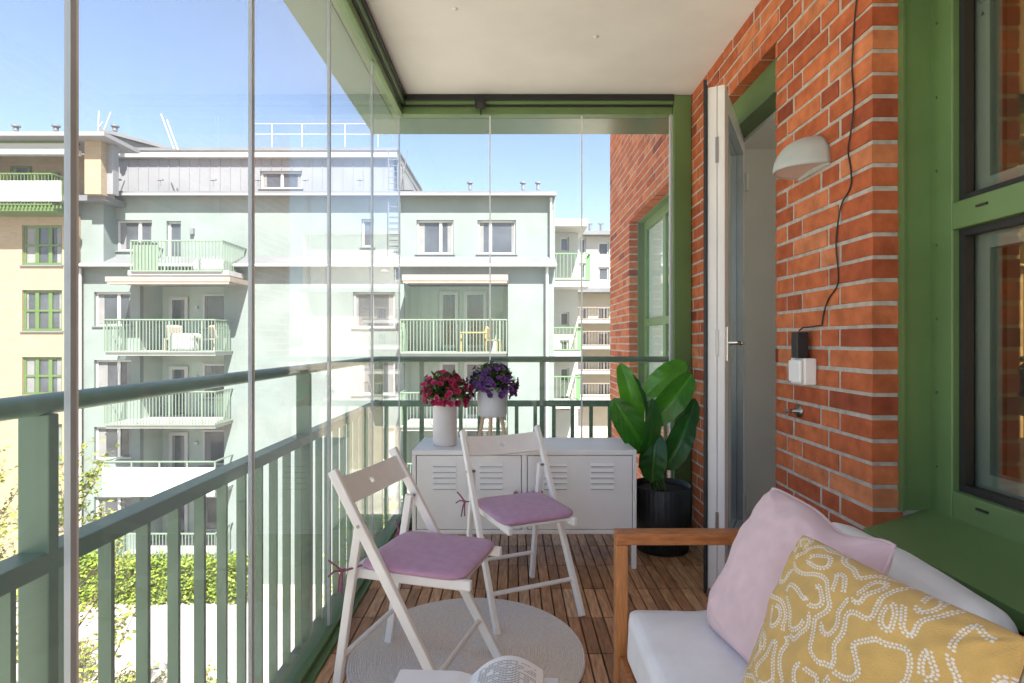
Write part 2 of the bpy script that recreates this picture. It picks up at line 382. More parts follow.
# door leaf, open outwards
dh = Vector((1.381,3.32,0)); dfree = Vector((.9875,2.596,0)); dd = (dfree-dh).normalized(); Ld = (dfree-dh).length
dn = Vector((-dd.y, dd.x, 0))
if dn.dot(Vector((-1,.5,0))) < 0: dn = -dn          # outward side (away from camera)
def dbox(mbx, u0, u1, n0, n1, z0, z1):
    c = dh + dd*(u0+u1)/2 + dn*(n0+n1)/2 + Vector((0,0,(z0+z1)/2))
    mbx.obox(c, dd*(u1-u0)/2, dn*(n1-n0)/2, Vector((0,0,(z1-z0)/2)))
zt = 2.40; zb_ = .045
door = MB(); st = .105
for n0, n1 in ((0,.034),(.0355,.078)):
    dbox(door, Ld-st, Ld-.0005*(n0>0), n0, n1, zb_, zt); dbox(door, 0, st, n0, n1, zb_, zt)
    dbox(door, st, Ld-st, n0, n1, zt-st, zt); dbox(door, st, Ld-st, n0, n1, zb_, zb_+.12)
door = door.build('door', 'white_frame', house, bevel=.004)
g = MB(); dbox(g, st-.005, Ld-st+.005, .03, .04, zb_+.115, zt-st+.005); g.build('pane', 'door_glass', door)
g = MB()
for (u0,u1,z0,z1) in ((Ld-st-.014,Ld-st+.001,zb_+.12,zt-st),(st-.001,st+.014,zb_+.12,zt-st),(st,Ld-st,zt-st-.014,zt-st+.001),(st,Ld-st,zb_+.119,zb_+.134)):
    dbox(g, u0, u1, -.0015, .028, z0, z1)
g.build('glazing_bead', 'seal_grey', door)
g = MB(); dbox(g, Ld-.004, Ld+.012, .081, .094, zb_-.02, zt+.035); dbox(g, Ld-.02, Ld+.007, .079, .0905, zb_, zt+.01)
g.build('weather_strip', 'black_rubber', door)
g = MB(); dbox(g, .02, st+.01, .0785, .088, zb_, zt); dbox(g, Ld-st-.01, Ld-.006, .0785, .088, zb_, zt); dbox(g, st+.01, Ld-st-.01, .0785, .088, zt-st-.01, zt); dbox(g, st+.01, Ld-st-.01, .0785, .088, zb_, zb_+.13); g.build('outer_cladding', 'frame_green_dark', door)
g = MB(); hz = 1.20; dbox(g, Ld-.068, Ld-.036, -.008, 0.001, hz-.085, hz+.075)
hp = [dh+dd*(Ld-.052)+dn*q+Vector((0,0,hz)) for q in (0,-.045,-.055)] + [dh+dd*(Ld-.052-.11)+dn*(-.058)+Vector((0,0,hz-.004)), dh+dd*(Ld-.052-.125)+dn*(-.05)+Vector((0,0,hz-.005))]
g.tube(hp, .0095, 10); g.build('handle', 'chrome', door)
for z in (.35,1.2,2.1):
    g = MB(); dbox(g, Ld-.0005, Ld+.003, .028, .042, z-.06, z+.06); g.build('lock_plate', 'steel', door)
for z in (.25, 2.15): MB().tube([dh+dn*-.012+Vector((0,0,z-.05)), dh+dn*-.012+Vector((0,0,z+.05))], .011, 10).build('hinge', 'white_frame', door)

# ------------------------------------------------------------------ balcony shell
mb = MB(); mb.box(-.80, WX+.003, -.97, GY+.06, -.28, -.034); tag(mb.build('balcony_slab', 'slab_concrete'), kind='structure')
rd = random.Random(11); mb = MB(); P = .0525; TL = .285
y = 3.02+TL*3; xs0 = -.70
rows = []
yy = 3.02 + TL*2
while yy > -.9:
    for i in range(int((WX-xs0-.012)/P)+1):
        x0 = xs0+i*P; x1 = min(x0+P-.0052, WX-.012)
        if x1-x0 < .015: continue
        j = rd.uniform(-.0012,.0012)
        mb.box(x0, x1, yy-TL+.003, min(yy-.003, 3.69), -.018+j, 0+j, min(1,max(0,rd.gauss(.42,.25))))
    yy -= TL
deck = tag(mb.build('wood_floor', 'deck_wood', bevel=.0025, seg=2), kind='structure')
tag(B(-.705, WX, -.95, 3.70, -.032, -.021).build('floor_base', 'deck_gap'), kind='structure')
tag(B(-.808, WX+.004, -.97, GY+.054, CZ, 3.1).build('ceiling', 'ceiling_paint'), kind='structure')
mb = MB()
for (x,y) in ((.45,3.0),(-.28,2.75)): mb.lathe([(.0,-.004),(.012,-.003),(.014,0)], (x,y,CZ-.0005), 12)
tag(mb.build('ceiling_plug', 'ceiling_paint', None), kind='structure')
# fascia beam round the slab above
fa = empty('fascia_beam', 'glossy green edge soffit of the storey above, outside the top of the glass', 'beam')
mat('soffit_green', (.085,.15,.085), .24, .10, 4, .03, 30, coat=.15)
B(-1.02, -.81, -.98, RY+.20, 2.722, 3.11).build('side_beam', 'soffit_green', fa, bevel=.004)
B(-.809, WX-.001, GY+.055, RY+.20, 2.722, 3.11).build('end_beam', 'soffit_green', fa, bevel=.004)
# glazing frame
gf = empty('glazing_frame', 'green and black track frame holding the sliding glass above and below', 'frame')
mb = MB(); mb.box(GX-.05, GX+.022, -.95, GY+.05, 2.72, 2.775); mb.box(GX-.045, GX+.045, -.95, GY-.03, 2.778, CZ-.03); mb.build('side_track', 'frame_green', gf, bevel=.004)
mb = MB(); mb.box(GX+.023, WX-.12, GY-.022, GY+.05, 2.72, 2.775); mb.box(GX+.046, WX-.12, GY-.045, GY+.045, 2.778, CZ-.035); mb.build('end_track', 'frame_green', gf, bevel=.004)
mb = MB(); mb.box(GX-.04, GX+.056, -.95, GY-.056, CZ-.034, CZ-.001); mb.box(GX-.04, WX-.118, GY-.055, GY+.04, CZ-.040, CZ-.001)
mb.box(GX+.0221, GX+.034, -.95, GY-.034, 2.766, 2.781); mb.box(GX+.034, WX-.12, GY-.034, GY-.0221, 2.766, 2.781)
mb.build('black_track', 'black_rubber', gf, bevel=.003)
mb = MB(); mb.box(GX-.05, GX+.055, -.95, GY+.05, -.033, .014); mb.box(GX-.05, GX+.028, -.95, GY+.05, .014, .036); mb.build('side_kerb', 'frame_green_dark', gf, bevel=.004)
mb = MB(); mb.box(GX+.056, WX-.002, GY-.055, GY+.05, -.033, .014); mb.box(GX+.029, WX-.002, GY-.028, GY+.05, .0145, .036); mb.build('end_kerb', 'frame_green_dark', gf, bevel=.004)
B(WX-.118, WX-.002, GY-.045, GY+.045, .037, CZ-.002).build('wall_post', 'frame_green', gf, bevel=.004)
B(WX-.134, WX-.1185, GY-.018, GY+.02, .037, 2.719).build('wall_seal', 'far_white', gf)
for y in (1.62,2.31,3.02,.96): MB().lathe([(.012,0),(.012,.014),(.007,.02),(0,.02)], (GX+.041,y+.05,.014), 12).build('track_stop', 'black_rubber', gf)
mb = MB(); mb.box(-.245,-.175, GY-.072, GY-.046, 2.748, 2.80); mb.tube([(-.21,GY-.06,2.755),(-.21,GY-.085,2.75)], .02, 12); mb.tube([(-.205,GY-.06,2.76),(-.205,GY-.058,2.70)], .006, 8)
mb.build('latch', 'black_rubber', gf, bevel=.004)
# glass panels
ys = [-.94,-.41,.28,.957,1.62,2.31,3.02,3.74]
names_l = ['second glass pane behind the first railing post, mostly out of view','clear glass pane nearest the camera beside the side railing','clear side glass pane just past the first thick seal','side glass pane in front of the left brick building end','side glass pane crossing the middle railing post','side glass pane next to the corner, beside the white folding chairs','narrow looking side glass pane that meets the end glazing corner']
lab = {2:'tall side glass pane at the far left, before the thick first seal',3:'wide side glass pane between the first two seals, in front of the stacked balconies',
 4:'side glass pane with the middle railing post showing through it',5:'side glass pane beyond the middle post, ahead of the roof ladder',6:'slim looking side glass pane that meets the corner'}
for i in range(1, len(ys)-1):
    o = empty('glass_panel', lab.get(i, 'side glass pane alongside and behind the viewer, out of sight of the seating'), 'glass panel', 'frameless sliding glass panes of the balcony', (GX, ys[i], .037))
    a = B(-.004,.004, .007, ys[i+1]-ys[i]-.007, 0, 2.682).build('pane', 'balcony_glass', o)
    MB().box(-.0055,.0055,-.0065,.0065,0,2.68).build('edge_seal', 'seal_grey', o)
    MB().box(-.005,.005,.0067,.0125,0,2.68).build('edge_strip', 'seal_light', o)
xs = [GX, -.147, .467, WX-.136]
lab = ['end glass pane behind the two flower pots, next to the corner','middle end glass pane above the right half of the white cabinet','end glass pane beside the green wall post, behind the big leafed plant']
for i in range(3):
    o = empty('glass_panel', lab[i], 'glass panel', 'frameless sliding glass panes of the balcony', (xs[i], GY, .037))
    B(.007, xs[i+1]-xs[i]-.007, -.004,.004, 0, 2.682).build('pane', 'balcony_glass', o)
    MB().box(-.0045,.0045,-.0055,.0055,0,2.68).build('edge_seal', 'seal_light' if i else 'seal_grey', o)
# railing
ra = empty('balcony_railing', 'green balcony railing with round handrail and flat bars running outside the glass', 'railing')
mb = MB(); RZ = 1.082
prof = [(.033*math.cos(a), .021*math.sin(a)) for a in np.linspace(0, 2*math.pi, 17)[:-1]]
def sweep(mbx, pts, prof):
    vs = []
    for (p, sx) in pts: vs += [Vector(p)+Vector(sx)*u+Vector((0,0,w)) for (u,w) in prof]
    n = len(prof); fs = [(i*n+k, i*n+(k+1)%n, (i+1)*n+(k+1)%n, (i+1)*n+k) for i in range(len(pts)-1) for k in range(n)]
    mbx.add(vs, fs, .5, True); mbx.add(vs[:n],[tuple(range(n))]); mbx.add(vs[-n:],[tuple(range(n))])
sweep(mb, [((RX,-.95,RZ),(1,0,0)),((RX,RY,RZ),(1,-1,0)),((WX-.005,RY,RZ),(0,-1,0))], prof)
mb.build('handrail', 'rail_green', ra)
mb = MB(); LZ = .775
mb.box(RX-.03,RX+.03,-.95,RY-.02,LZ-.02,LZ+.02); mb.box(RX+.03,WX-.005,RY-.02,RY+.02,LZ-.02,LZ+.02)
mb.build('middle_rail', 'rail_green', ra, bevel=.003)
mb = MB(); mb.box(RX-.02,RX+.02,-.95,RY-.02,-.16,-.13); mb.box(RX+.02,WX-.005,RY-.02,RY+.02,-.16,-.13); mb.build('bottom_rail', 'rail_green', ra)
for y in (-.33, 1.10, 2.503, RY):
    p = MB(); p.box(RX-.031,RX+.031,y-.0125,y+.0125,-.28,RZ-.018); p.build('post', 'rail_green', ra, bevel=.003)
for y in (-.33, 1.10, 2.503, 3.7): B(RX+.03, -.80, y-.011, y+.011, -.26, -.20).build('bracket', 'rail_green', ra)
for x in (-.628, .208, 1.15): B(x-.0155,x+.0155,RY-.0125,RY+.0125,-.28,RZ-.018).build('post', 'rail_green', ra, bevel=.003)
for x in (-.628, .208): B(x-.011, x+.011, GY+.06, RY-.012, -.26, -.20).build('bracket', 'rail_green', ra)
y = 1.283-.128*4
while y < RY-.06:
    if all(abs(y-q) > .045 for q in (1.10,2.503)): B(RX-.015,RX+.015,y-.006,y+.006,-.13,LZ-.02).build('baluster','rail_green',ra)
    y += .1283
x = -.745-.1295
while x < WX-.05:
    if all(abs(x-q) > .04 for q in (-.628,.208,1.15)): B(x-.013,x+.013,RY-.006,RY+.006,-.13,LZ-.02).build('baluster','rail_green',ra)
    x += .1295

# ------------------------------------------------------------------ furniture
# cabinet
cb = empty('metal_cabinet', 'low white metal cabinet with two louvred doors at the far end', 'cabinet', loc=(.066,2.963,0))
cw, cz0, cz1, cd = .5945, .185, .63, .40
mb = MB(); mb.box(-cw,cw,0,cd,cz1-.026,cz1); mb.box(-cw,cw,.004,cd,cz0,cz0+.022); mb.box(-cw,-cw+.02,.002,cd,cz0+.022,cz1-.026); mb.box(cw-.02,cw,.002,cd,cz0+.022,cz1-.026)
mb.box(-cw+.02,cw-.02,cd-.012,cd-.001,cz0+.022,cz1-.026); mb.box(-.014,.014,.004,cd-.012,cz0+.022,cz1-.026)
mb.build('body', 'cabinet_white', cb, bevel=.003)
for s in (-1,1):
    x0, x1 = (-cw+.0235,-.0175) if s < 0 else (.0175, cw-.0235)
    d = B(x0,x1,.004,.022,cz0+.0255,cz1-.0295).build('door','cabinet_white',cb,bevel=.002)
    for (ca) in (x0+.157-.01, x0+.395-.0):
        for k in range(5):
            z = cz1-.075-k*.030; w = .062
            l_ = MB().prism([(ca-w,.0045,z+.006),(ca-w,-.006,z-.008),(ca-w,.0045,z-.010)], (2*w,0,0)).build('louvre','cabinet_white',d)
            B(ca-w+.003,ca+w-.003,.0015,.0048,z-.0145,z-.0102).build('slot','louvre_dark',d)
    kx = -.047 if s < 0 else .047
    MB().tube([(kx,.004,.405),(kx,-.008,.405),(kx,-.009,.405),(kx,-.019,.405)],[.005,.005,.0125,.0115],16).build('knob','steel',d)
for (x,y) in ((-cw+.013,.016),(cw-.013,.016),(-cw+.013,cd-.02),(cw-.013,cd-.02)): B(x-.012,x+.012,y-.014,y+.014,0,cz0).build('leg','cabinet_white',cb,bevel=.002)

# folding chairs -----------------------------------------------------
def board_with_hole(w, h, th, bow):
    mb = MB(); n = 14; hx, hz = .013, .011; q = .020
    xsx = sorted(set([round(-w+2*w*i/n,5) for i in range(n+1) if abs(-w+2*w*i/n) > q+.006] + [-q,q]))
    def P(x, z, s): return Vector((x, -bow*(1-(x/w)**2) + s*th/2, z - .012*(x/w)**2*0))
    for s in (-1,1):
        for i in range(len(xsx)-1):
            a, b = xsx[i], xsx[i+1]
            if a == -q: 
                mb.add([P(a,q,s),P(b,q,s),P(b,h,s),P(a,h,s)],[(0,1,2,3)],smooth=True); mb.add([P(a,-h,s),P(b,-h,s),P(b,-q,s),P(a,-q,s)],[(0,1,2,3)],smooth=True)
                ring = []
                for k in range(16):
                    t = 2*math.pi*k/16+math.pi/4; c, sn = math.cos(t), math.sin(t); m = max(abs(c),abs(sn)); ring.append(((q*c/m, q*sn/m),(hx*c, hz*sn)))
                for k in range(16):
                    A, Bq = ring[k], ring[(k+1)%16]
                    mb.add([P(*A[0],s),P(*Bq[0],s),P(*Bq[1],s),P(*A[1],s)],[(0,1,2,3)],smooth=False)
                    if s == 1: mb.add([P(*A[1],1),P(*Bq[1],1),P(*Bq[1],-1),P(*A[1],-1)],[(0,1,2,3)])
            else: mb.add([P(a,-h,s),P(b,-h,s),P(b,h,s),P(a,h,s)],[(0,1,2,3)],smooth=True)
    for z in (-h,h):
        for i in range(len(xsx)-1):
            a, b = xsx[i], xsx[i+1]; mb.add([P(a,z,-1),P(b,z,-1),P(b,z,1),P(a,z,1)],[(0,1,2,3)])
    for x in (-w,w): mb.add([P(x,-h,-1),P(x,h,-1),P(x,h,1),P(x,-h,1)],[(0,1,2,3)])
    return mb
LT = Vector((0,-.455,.772)); XL, XS, XR = .200, .176, .152
def lp(x, z): return Vector((x, -.455*z/.772, z))
chair = empty('folding_chair', '', 'chair')
for s in (-1,1):
    MB().bar(lp(XL*s,.005), lp(XL*s,.775), .022, .034).build('leg','white_paint',chair,bevel=.004)
    MB().bar((XS*s,-.462,.004), (XS*s,-.368,.605), .021, .030).build('leg','white_paint',chair,bevel=.004)
    MB().bar((XR*s,-.405,.424), (XR*s,.022,.430), .022, .034, side=(1,0,0)).build('seat_rail','white_paint',chair,bevel=.006)
    MB().tube([lp(s*(XL+.0125),.60),lp(s*(XS-.006),.60)], .006, 10).build('pivot','steel',chair)
b_ = board_with_hole(XL-.011, .048, .014, .022).build('backrest','white_paint',chair)
ang = math.atan2(.455,.772); b_.location = lp(0,.707); b_.rotation_euler = (ang,0,0)
MB().tube([lp(-XL,.14),lp(XL,.14)], .0095, 12).build('stretcher','white_paint',chair)
MB().tube([(-XS,-.440,.14),(XS,-.440,.14)], .0095, 12).build('stretcher','white_paint',chair)
mb = MB(); 
for y in (-.385,-.29,-.205,-.12,-.035): mb.box(-XR+.011,XR-.011,y-.026,y+.026,.430,.441)
mb.build('seat','white_paint',chair,bevel=.002)
MB().tube([(-XS+.01,-.392,.412),(XS-.01,-.392,.412)], .009, 10).build('crossbar','white_paint',chair)

def rounded_pad(lx, ly, h, r=.03, puff=.012, n=26, name='pad'):
    mb = MB(); vs = []; 
    def ring(k, inset, z):
        out = []
        N_ = 64
        for i in range(N_):
            a = 2*math.pi*i/N_; c, sn = math.cos(a), math.sin(a); p = 7
            q = (abs(c)**p+abs(sn)**p)**(-1/p)
            out.append(Vector(((lx/2-inset)*c*q, (ly/2-inset)*sn*q, z)))
        return out
    prof = [(.02,0),(.006,.002),(0,h*.35),(0,h*.62),(.004,h*.86),(.016,h),(.05,h+puff*.45),(.10,h+puff*.8),(.15,h+puff)]
    rings = [ring(0, a, b) for a, b in prof]
    for r_ in rings: vs += r_
    N_ = 64; fs = [(i*N_+k, i*N_+(k+1)%N_, (i+1)*N_+(k+1)%N_, (i+1)*N_+k) for i in range(len(prof)-1) for k in range(N_)]
    fs += [tuple(range((len(prof)-1)*N_, len(prof)*N_)), tuple(reversed(range(N_)))]
    mb.add(vs, fs, .5, True); return mb
pad = rounded_pad(.355,.385,.024,puff=.006).build('seat_cushion','pad_purple')
pad['category'] = 'cushion'
rt = random.Random(5)
def tie(s):
    mb = MB(); x = s*(XS+.018); y = -.40; z = .47
    mb.tube([(s*.165,-.365-.0,.478),(x,y,z),(x+s*.004,y-.03,z-.006),(x-s*.02,y-.028,z-.01)], .0035, 6)
    knot = Vector((x+s*.004,y-.022,z-.006)); mb.tube([knot+Vector((0,-.006,0)),knot,knot+Vector((0,.006,0))],[.004,.008,.004],8)
    for (dx,dy,dz) in ((.028,-.034,.042),(-.006,-.02,-.075),(.022,.012,-.065),(.035,-.03,-.01)):
        mb.tube([knot, knot+Vector((s*dx*.5,dy*.6,dz*.4+.008)), knot+Vector((s*dx,dy,dz))], [.004,.0035,.003], 6)
    return mb
ties = [tie(s).build('tie','tie_purple',pad) for s in (-1,1)]
for t_ in ties: t_.location = (0,.19,-.4655)
def place(root, pos, fdir):
    root.location = pos; root.rotation_euler = (0,0,math.atan2(fdir[1],fdir[0])-math.pi/2)
chair2 = copy_tree(chair); pad2 = copy_tree(pad)
for (c_, p_, pos, fd, lc, lpd) in ((chair, pad, (-.104,1.929,0), (.956,-.295), 'white wooden folding chair nearer the viewer, its feet on the round rug', 'mauve seat pad tied to the nearer folding chair'),
                                (chair2, pad2, (.125,2.363,0), (.40,-.917), 'white wooden folding chair standing right in front of the white cabinet', 'mauve seat pad tied to the folding chair by the cabinet')):
    place(c_, pos, fd); c_['label'] = lc; c_['group'] = 'white folding chairs'
    f2 = Vector((fd[0],fd[1],0)).normalized(); place(p_, Vector(pos)-f2*.19+Vector((0,0,.4435)), fd); p_['label'] = lpd; p_['group'] = 'mauve seat pads'

# rug
mb = MB(); pr = [(.45,.0),(.452,.004)]; r_ = .449
while r_ > .006:
    pr += [(r_,.0055),(r_-.0022,.0098),(r_-.0050,.0102),(r_-.0072,.0055)]; r_ -= .0090
mb.lathe(pr+[(0,.008)], (0,0,.0015), 120)
rug = mb.build('round_rug','rug'); rug.location = (-.17,2.165,0); tag(rug,'round beige braided rug lying on the wooden deck','rug')

# sofa -----------------------------------------------------------------
so = empty('outdoor_sofa', 'low acacia wood sofa with flat armrest along the brick wall', 'sofa')
def wood(name, *a, upright=False): return B(*a).build(name, 'acacia_upright' if upright else 'acacia', so, bevel=.004)
wood('armrest', .322, .868, 1.725, 1.78, .577, .614)
wood('armrest', .322, .868, .18, .235, .577, .614)
for y in (1.725,.18):
    wood('leg', .322,.3585, y+.001,y+.054, 0,.5765, upright=True)
    wood('leg', .831,.867, y+.001,y+.054, 0,.5765, upright=True)
    wood('leg', 1.09,1.129, y+.001,y+.054, 0,.56, upright=True)
wood('seat_frame', .3595, 1.089, 1.732,1.772,.185,.235); wood('seat_frame', .3595,1.089,.186,.228,.185,.235)
wood('front_rail', .330,.352,.236,1.724,.175,.238)
wood('back_rail', 1.10,1.124,.236,1.724,.48,.56); wood('back_rail', 1.10,1.124,.236,1.724,.20,.25)
for y in np.arange(.32,1.70,.115): B(.353,1.099,y,y+.06,.215,.232).build('slat','acacia',so)
def soft_box(x0,x1,y0,y1,z0,z1,r,seed,amp=.006,n=(26,30,8)):
    """upholstered block: subdivided rounded box with gentle puffing and creases"""
    bm = bmesh.new(); bmesh.ops.create_cube(bm, size=2)
    bmesh.ops.subdivide_edges(bm, edges=bm.edges[:], cuts=26, use_grid_fill=True)
    hx, hy, hz = (x1-x0)/2,(y1-y0)/2,(z1-z0)/2; c = Vector(((x0+x1)/2,(y0+y1)/2,(z0+z1)/2))
    for v in bm.verts:
        p = Vector((v.co.x*hx, v.co.y*hy, v.co.z*hz))
        q = Vector((max(-hx+r,min(hx-r,p.x)),max(-hy+r,min(hy-r,p.y)),max(-hz+r,min(hz-r,p.z))))
        d = p-q
        if d.length > 1e-6: p = q + d.normalized()*min(r, max(abs(d.x),abs(d.y),abs(d.z)) if False else r)
        ux, uy, uz = p.x/hx, p.y/hy, p.z/hz
        p.z += math.copysign(.012, uz)*(1-ux*ux)*(1-uy*uy)*(abs(uz) > .6)
        w = noise.noise(Vector((p.x*5+seed,p.y*5,p.z*5)))*amp + noise.noise(Vector((p.x*16+seed,p.y*9,p.z*12)))*amp*.4
        v.co = c + p + (d.normalized()*w if d.length > 1e-6 else Vector((0,0,0)))
    mb = MB(); bm.verts.index_update()
    mb.add([v.co.copy() for v in bm.verts], [[v.index for v in f.verts] for f in bm.faces], .5, True); bm.free(); return mb
sc = soft_box(.345,1.085,.25,1.716,.234,.398,.035,1,.009).build('seat_cushion','cushion_white')
tag(sc,'long off white seat cushion on the wooden sofa','cushion')
for i,(ya,yb,lb) in enumerate(((1.16,1.80,'off white back cushion behind the pink pillow under the green sill'),(.47,1.12,'off white back cushion at the right edge behind the mustard pillow'))):
    o = soft_box(-.075,.075,-(yb-ya)/2,(yb-ya)/2,0,.258,.06,3+i*7,.010).build('back_cushion','cushion_white')
    o.location = (.965,(ya+yb)/2,.387); o.rotation_euler = (0,R(15),0); tag(o,lb,'cushion','off white back cushions')

def pillow(center, U, V, thick, n, seed, back_n=60, dots=None, sag=0.):
    """square pillow; U, V are half-edge vectors, pinched corners"""
    U = Vector(U); V = Vector(V); Nn = U.cross(V).normalized(); mb = MB(); c = Vector(center)
    def pos(u, v, s):
        k = 1-.055*(1-v*v)*abs(u)**3; k2 = 1-.055*(1-u*u)*abs(v)**3
        ear = 1-.045*(abs(u)*abs(v))**5
        prof = max(0,(1-abs(u)**2.6))**.52*max(0,(1-abs(v)**2.6))**.52
        w = noise.noise(Vector((u*2.2+seed,v*2.2,s*3)))*.013 + noise.noise(Vector((u*5+seed,v*5,s*3+7)))*.006 + abs(noise.noise(Vector((u*3+v*2+seed,v*1.5-u,s*5))))*.007
        edge = min(1, (1-max(abs(u),abs(v)))*6)
        # creases radiating from the corners
        cr = .0035*math.sin(9*math.atan2(abs(v)-1.05,abs(u)-1.05)*2)*min(1,edge*2)*(abs(u)*abs(v))
        return c + U*u*k*ear + V*v*k2*ear + Nn*s*(thick/2*prof + (w+cr)*edge) - V*(sag*max(0,v)**2*(math.exp(-((u-.38)/.34)**2)))
    for (s, m) in ((1,n),(-1,back_n)):
        vs = [pos(-1+2*i/m, -1+2*j/m, s) for j in range(m+1) for i in range(m+1)]
        o = len(mb.v); mb.v += [tuple(v) for v in vs]
        for j in range(m):
            for i in range(m):
                q = (j*(m+1)+i, j*(m+1)+i+1, (j+1)*(m+1)+i+1, (j+1)*(m+1)+i)
                mb.f.append(tuple(x+o for x in q)); mb.sm.append(True)
                mb.t.append(float(dots[j][i]) if (dots is not None and s == 1) else 0.)
    return mb
def weld(o):
    bm = bmesh.new(); bm.from_mesh(o.data); bmesh.ops.remove_doubles(bm, verts=bm.verts, dist=.0004); bmesh.ops.recalc_face_normals(bm, faces=bm.faces); bm.to_mesh(o.data); bm.free()
# front of pillow must face -X: U x V with U=+Y.. choose U pointing to -Y, V up => U x V = (-Y) x Z = -X
pu = Vector((.073,-.43,-.014))/2; pv = Vector((.205,.03,.385))/2
pc = Vector((.688,1.392,.592))
o = pillow(pc, pu*1.0, pv*1.0, .185, 90, 2.0, 90, sag=.13).build('pink_pillow','pillow_pink'); weld(o); tag(o,'plain pale pink throw pillow with stitched edge leaning on the back cushion','pillow')
pm = MB(); path = []
def pink_edge(t):
    a, f = int(t)%4, t-int(t); 
    u, v = [(-1+2*f,-1),(1,-1+2*f),(1-2*f,1),(-1,1-2*f)][a]
    k = 1-.055*(1-v*v)*abs(u)**3; k2 = 1-.055*(1-u*u)*abs(v)**3; ear = 1-.045*(abs(u)*abs(v))**5
    return pc + pu*1.0*u*k*ear + pv*1.0*v*k2*ear - pv*(.13*max(0,v)**2*math.exp(-((u-.38)/.34)**2))
pm.tube([pink_edge(i/24) for i in range(97)], .0042, 8, cap=False); pm.build('piping','pillow_pink',o)
# mustard pillow pattern: beaded wandering lines
n = 420; D = np.zeros((n,n)); half = .235; rp = random.Random(21)
def fld(x, y): return noise.noise(Vector((x*12.5+3,y*12.5,.7)))+.45*noise.noise(Vector((x*24+9,y*24,2.2)))
def grad(x, y, h=.002): return (fld(x+h,y)-fld(x-h,y))/(2*h), (fld(x,y+h)-fld(x,y-h))/(2*h)
taken = {}
def near(x, y, r, skip):
    kx, ky = int(x//.018), int(y//.018)
    for i in (-1,0,1):
        for j in (-1,0,1):
            for (qx,qy,idx) in taken.get((kx+i,ky+j),()):
                if (qx-x)**2+(qy-y)**2 < r*r and idx != skip: return True
    return False
def stamp(x, y, r):
    ci, cj = (x/half+1)/2*n, (y/half+1)/2*n; rr = r/(2*half)*n
    for j in range(max(0,int(cj-rr-1)),min(n,int(cj+rr+2))):
        for i in range(max(0,int(ci-rr-1)),min(n,int(ci+rr+2))):
            d = math.hypot(i+.5-ci,j+.5-cj)
            D[j,i] = max(D[j,i], min(1,max(0,(rr-d)+.5)))
lines = 0
for iso in (.0,-.22,.22,-.44,.44,-.11,.11,.33,-.33,.58,-.58,.72,-.72,.88,-.88,.05,-.17):
    for gx in np.arange(-.23,.24,.03):
        for gy in np.arange(-.23,.24,.03):
            x, y = gx+rp.uniform(-.01,.01), gy+rp.uniform(-.01,.01)
            for _ in range(12):
                g = grad(x,y); m = g[0]**2+g[1]**2+1e-6; st_ = (fld(x,y)-iso)/m; st_ = max(-.01/math.sqrt(m),min(.01/math.sqrt(m),st_)); x -= st_*g[0]; y -= st_*g[1]
            if abs(fld(x,y)-iso) > .02 or abs(x) > half or abs(y) > half or near(x,y,.0145,-1): continue
            lines += 1; cnt = 0; x0_, y0_ = x, y; own = []
            while cnt < 260:
                g = grad(x,y); m = math.hypot(*g)+1e-6; tx, ty = -g[1]/m, g[0]/m
                own.append((x,y,tx,ty)); x += tx*.0062; y += ty*.0062; cnt += 1
                g = grad(x,y); m = g[0]**2+g[1]**2+.5; k = (fld(x,y)-iso)/m; x -= k*g[0]; y -= k*g[1]
                if abs(x) > half+.01 or abs(y) > half+.01 or near(x,y,.0118,-1): break
                if any((x-q[0])**2+(y-q[1])**2 < .0092**2 for q in own[:-4]): break
            if len(own) < 14: continue
            for k,(a,b,tx,ty) in enumerate(own):
                for s in (-1,1): stamp(a-ty*.0029*s+tx*.0031*(s>0), b+tx*.0029*s+ty*.0031*(s>0), .0024)
                taken.setdefault((int(a//.018),int(b//.018)),[]).append((a,b,lines))
yu = Vector((.09,-.452,.004))/2; yv = Vector((.172,.037,.40))/2
yc = Vector((.478,1.210,.385))+yu+yv
o = pillow(yc, yu*1.04, yv*1.0, .15, n, 9.0, 105, D).build('mustard_pillow','pillow_mustard'); weld(o)
tag(o,'mustard yellow throw pillow with white beaded squiggle lines','pillow')

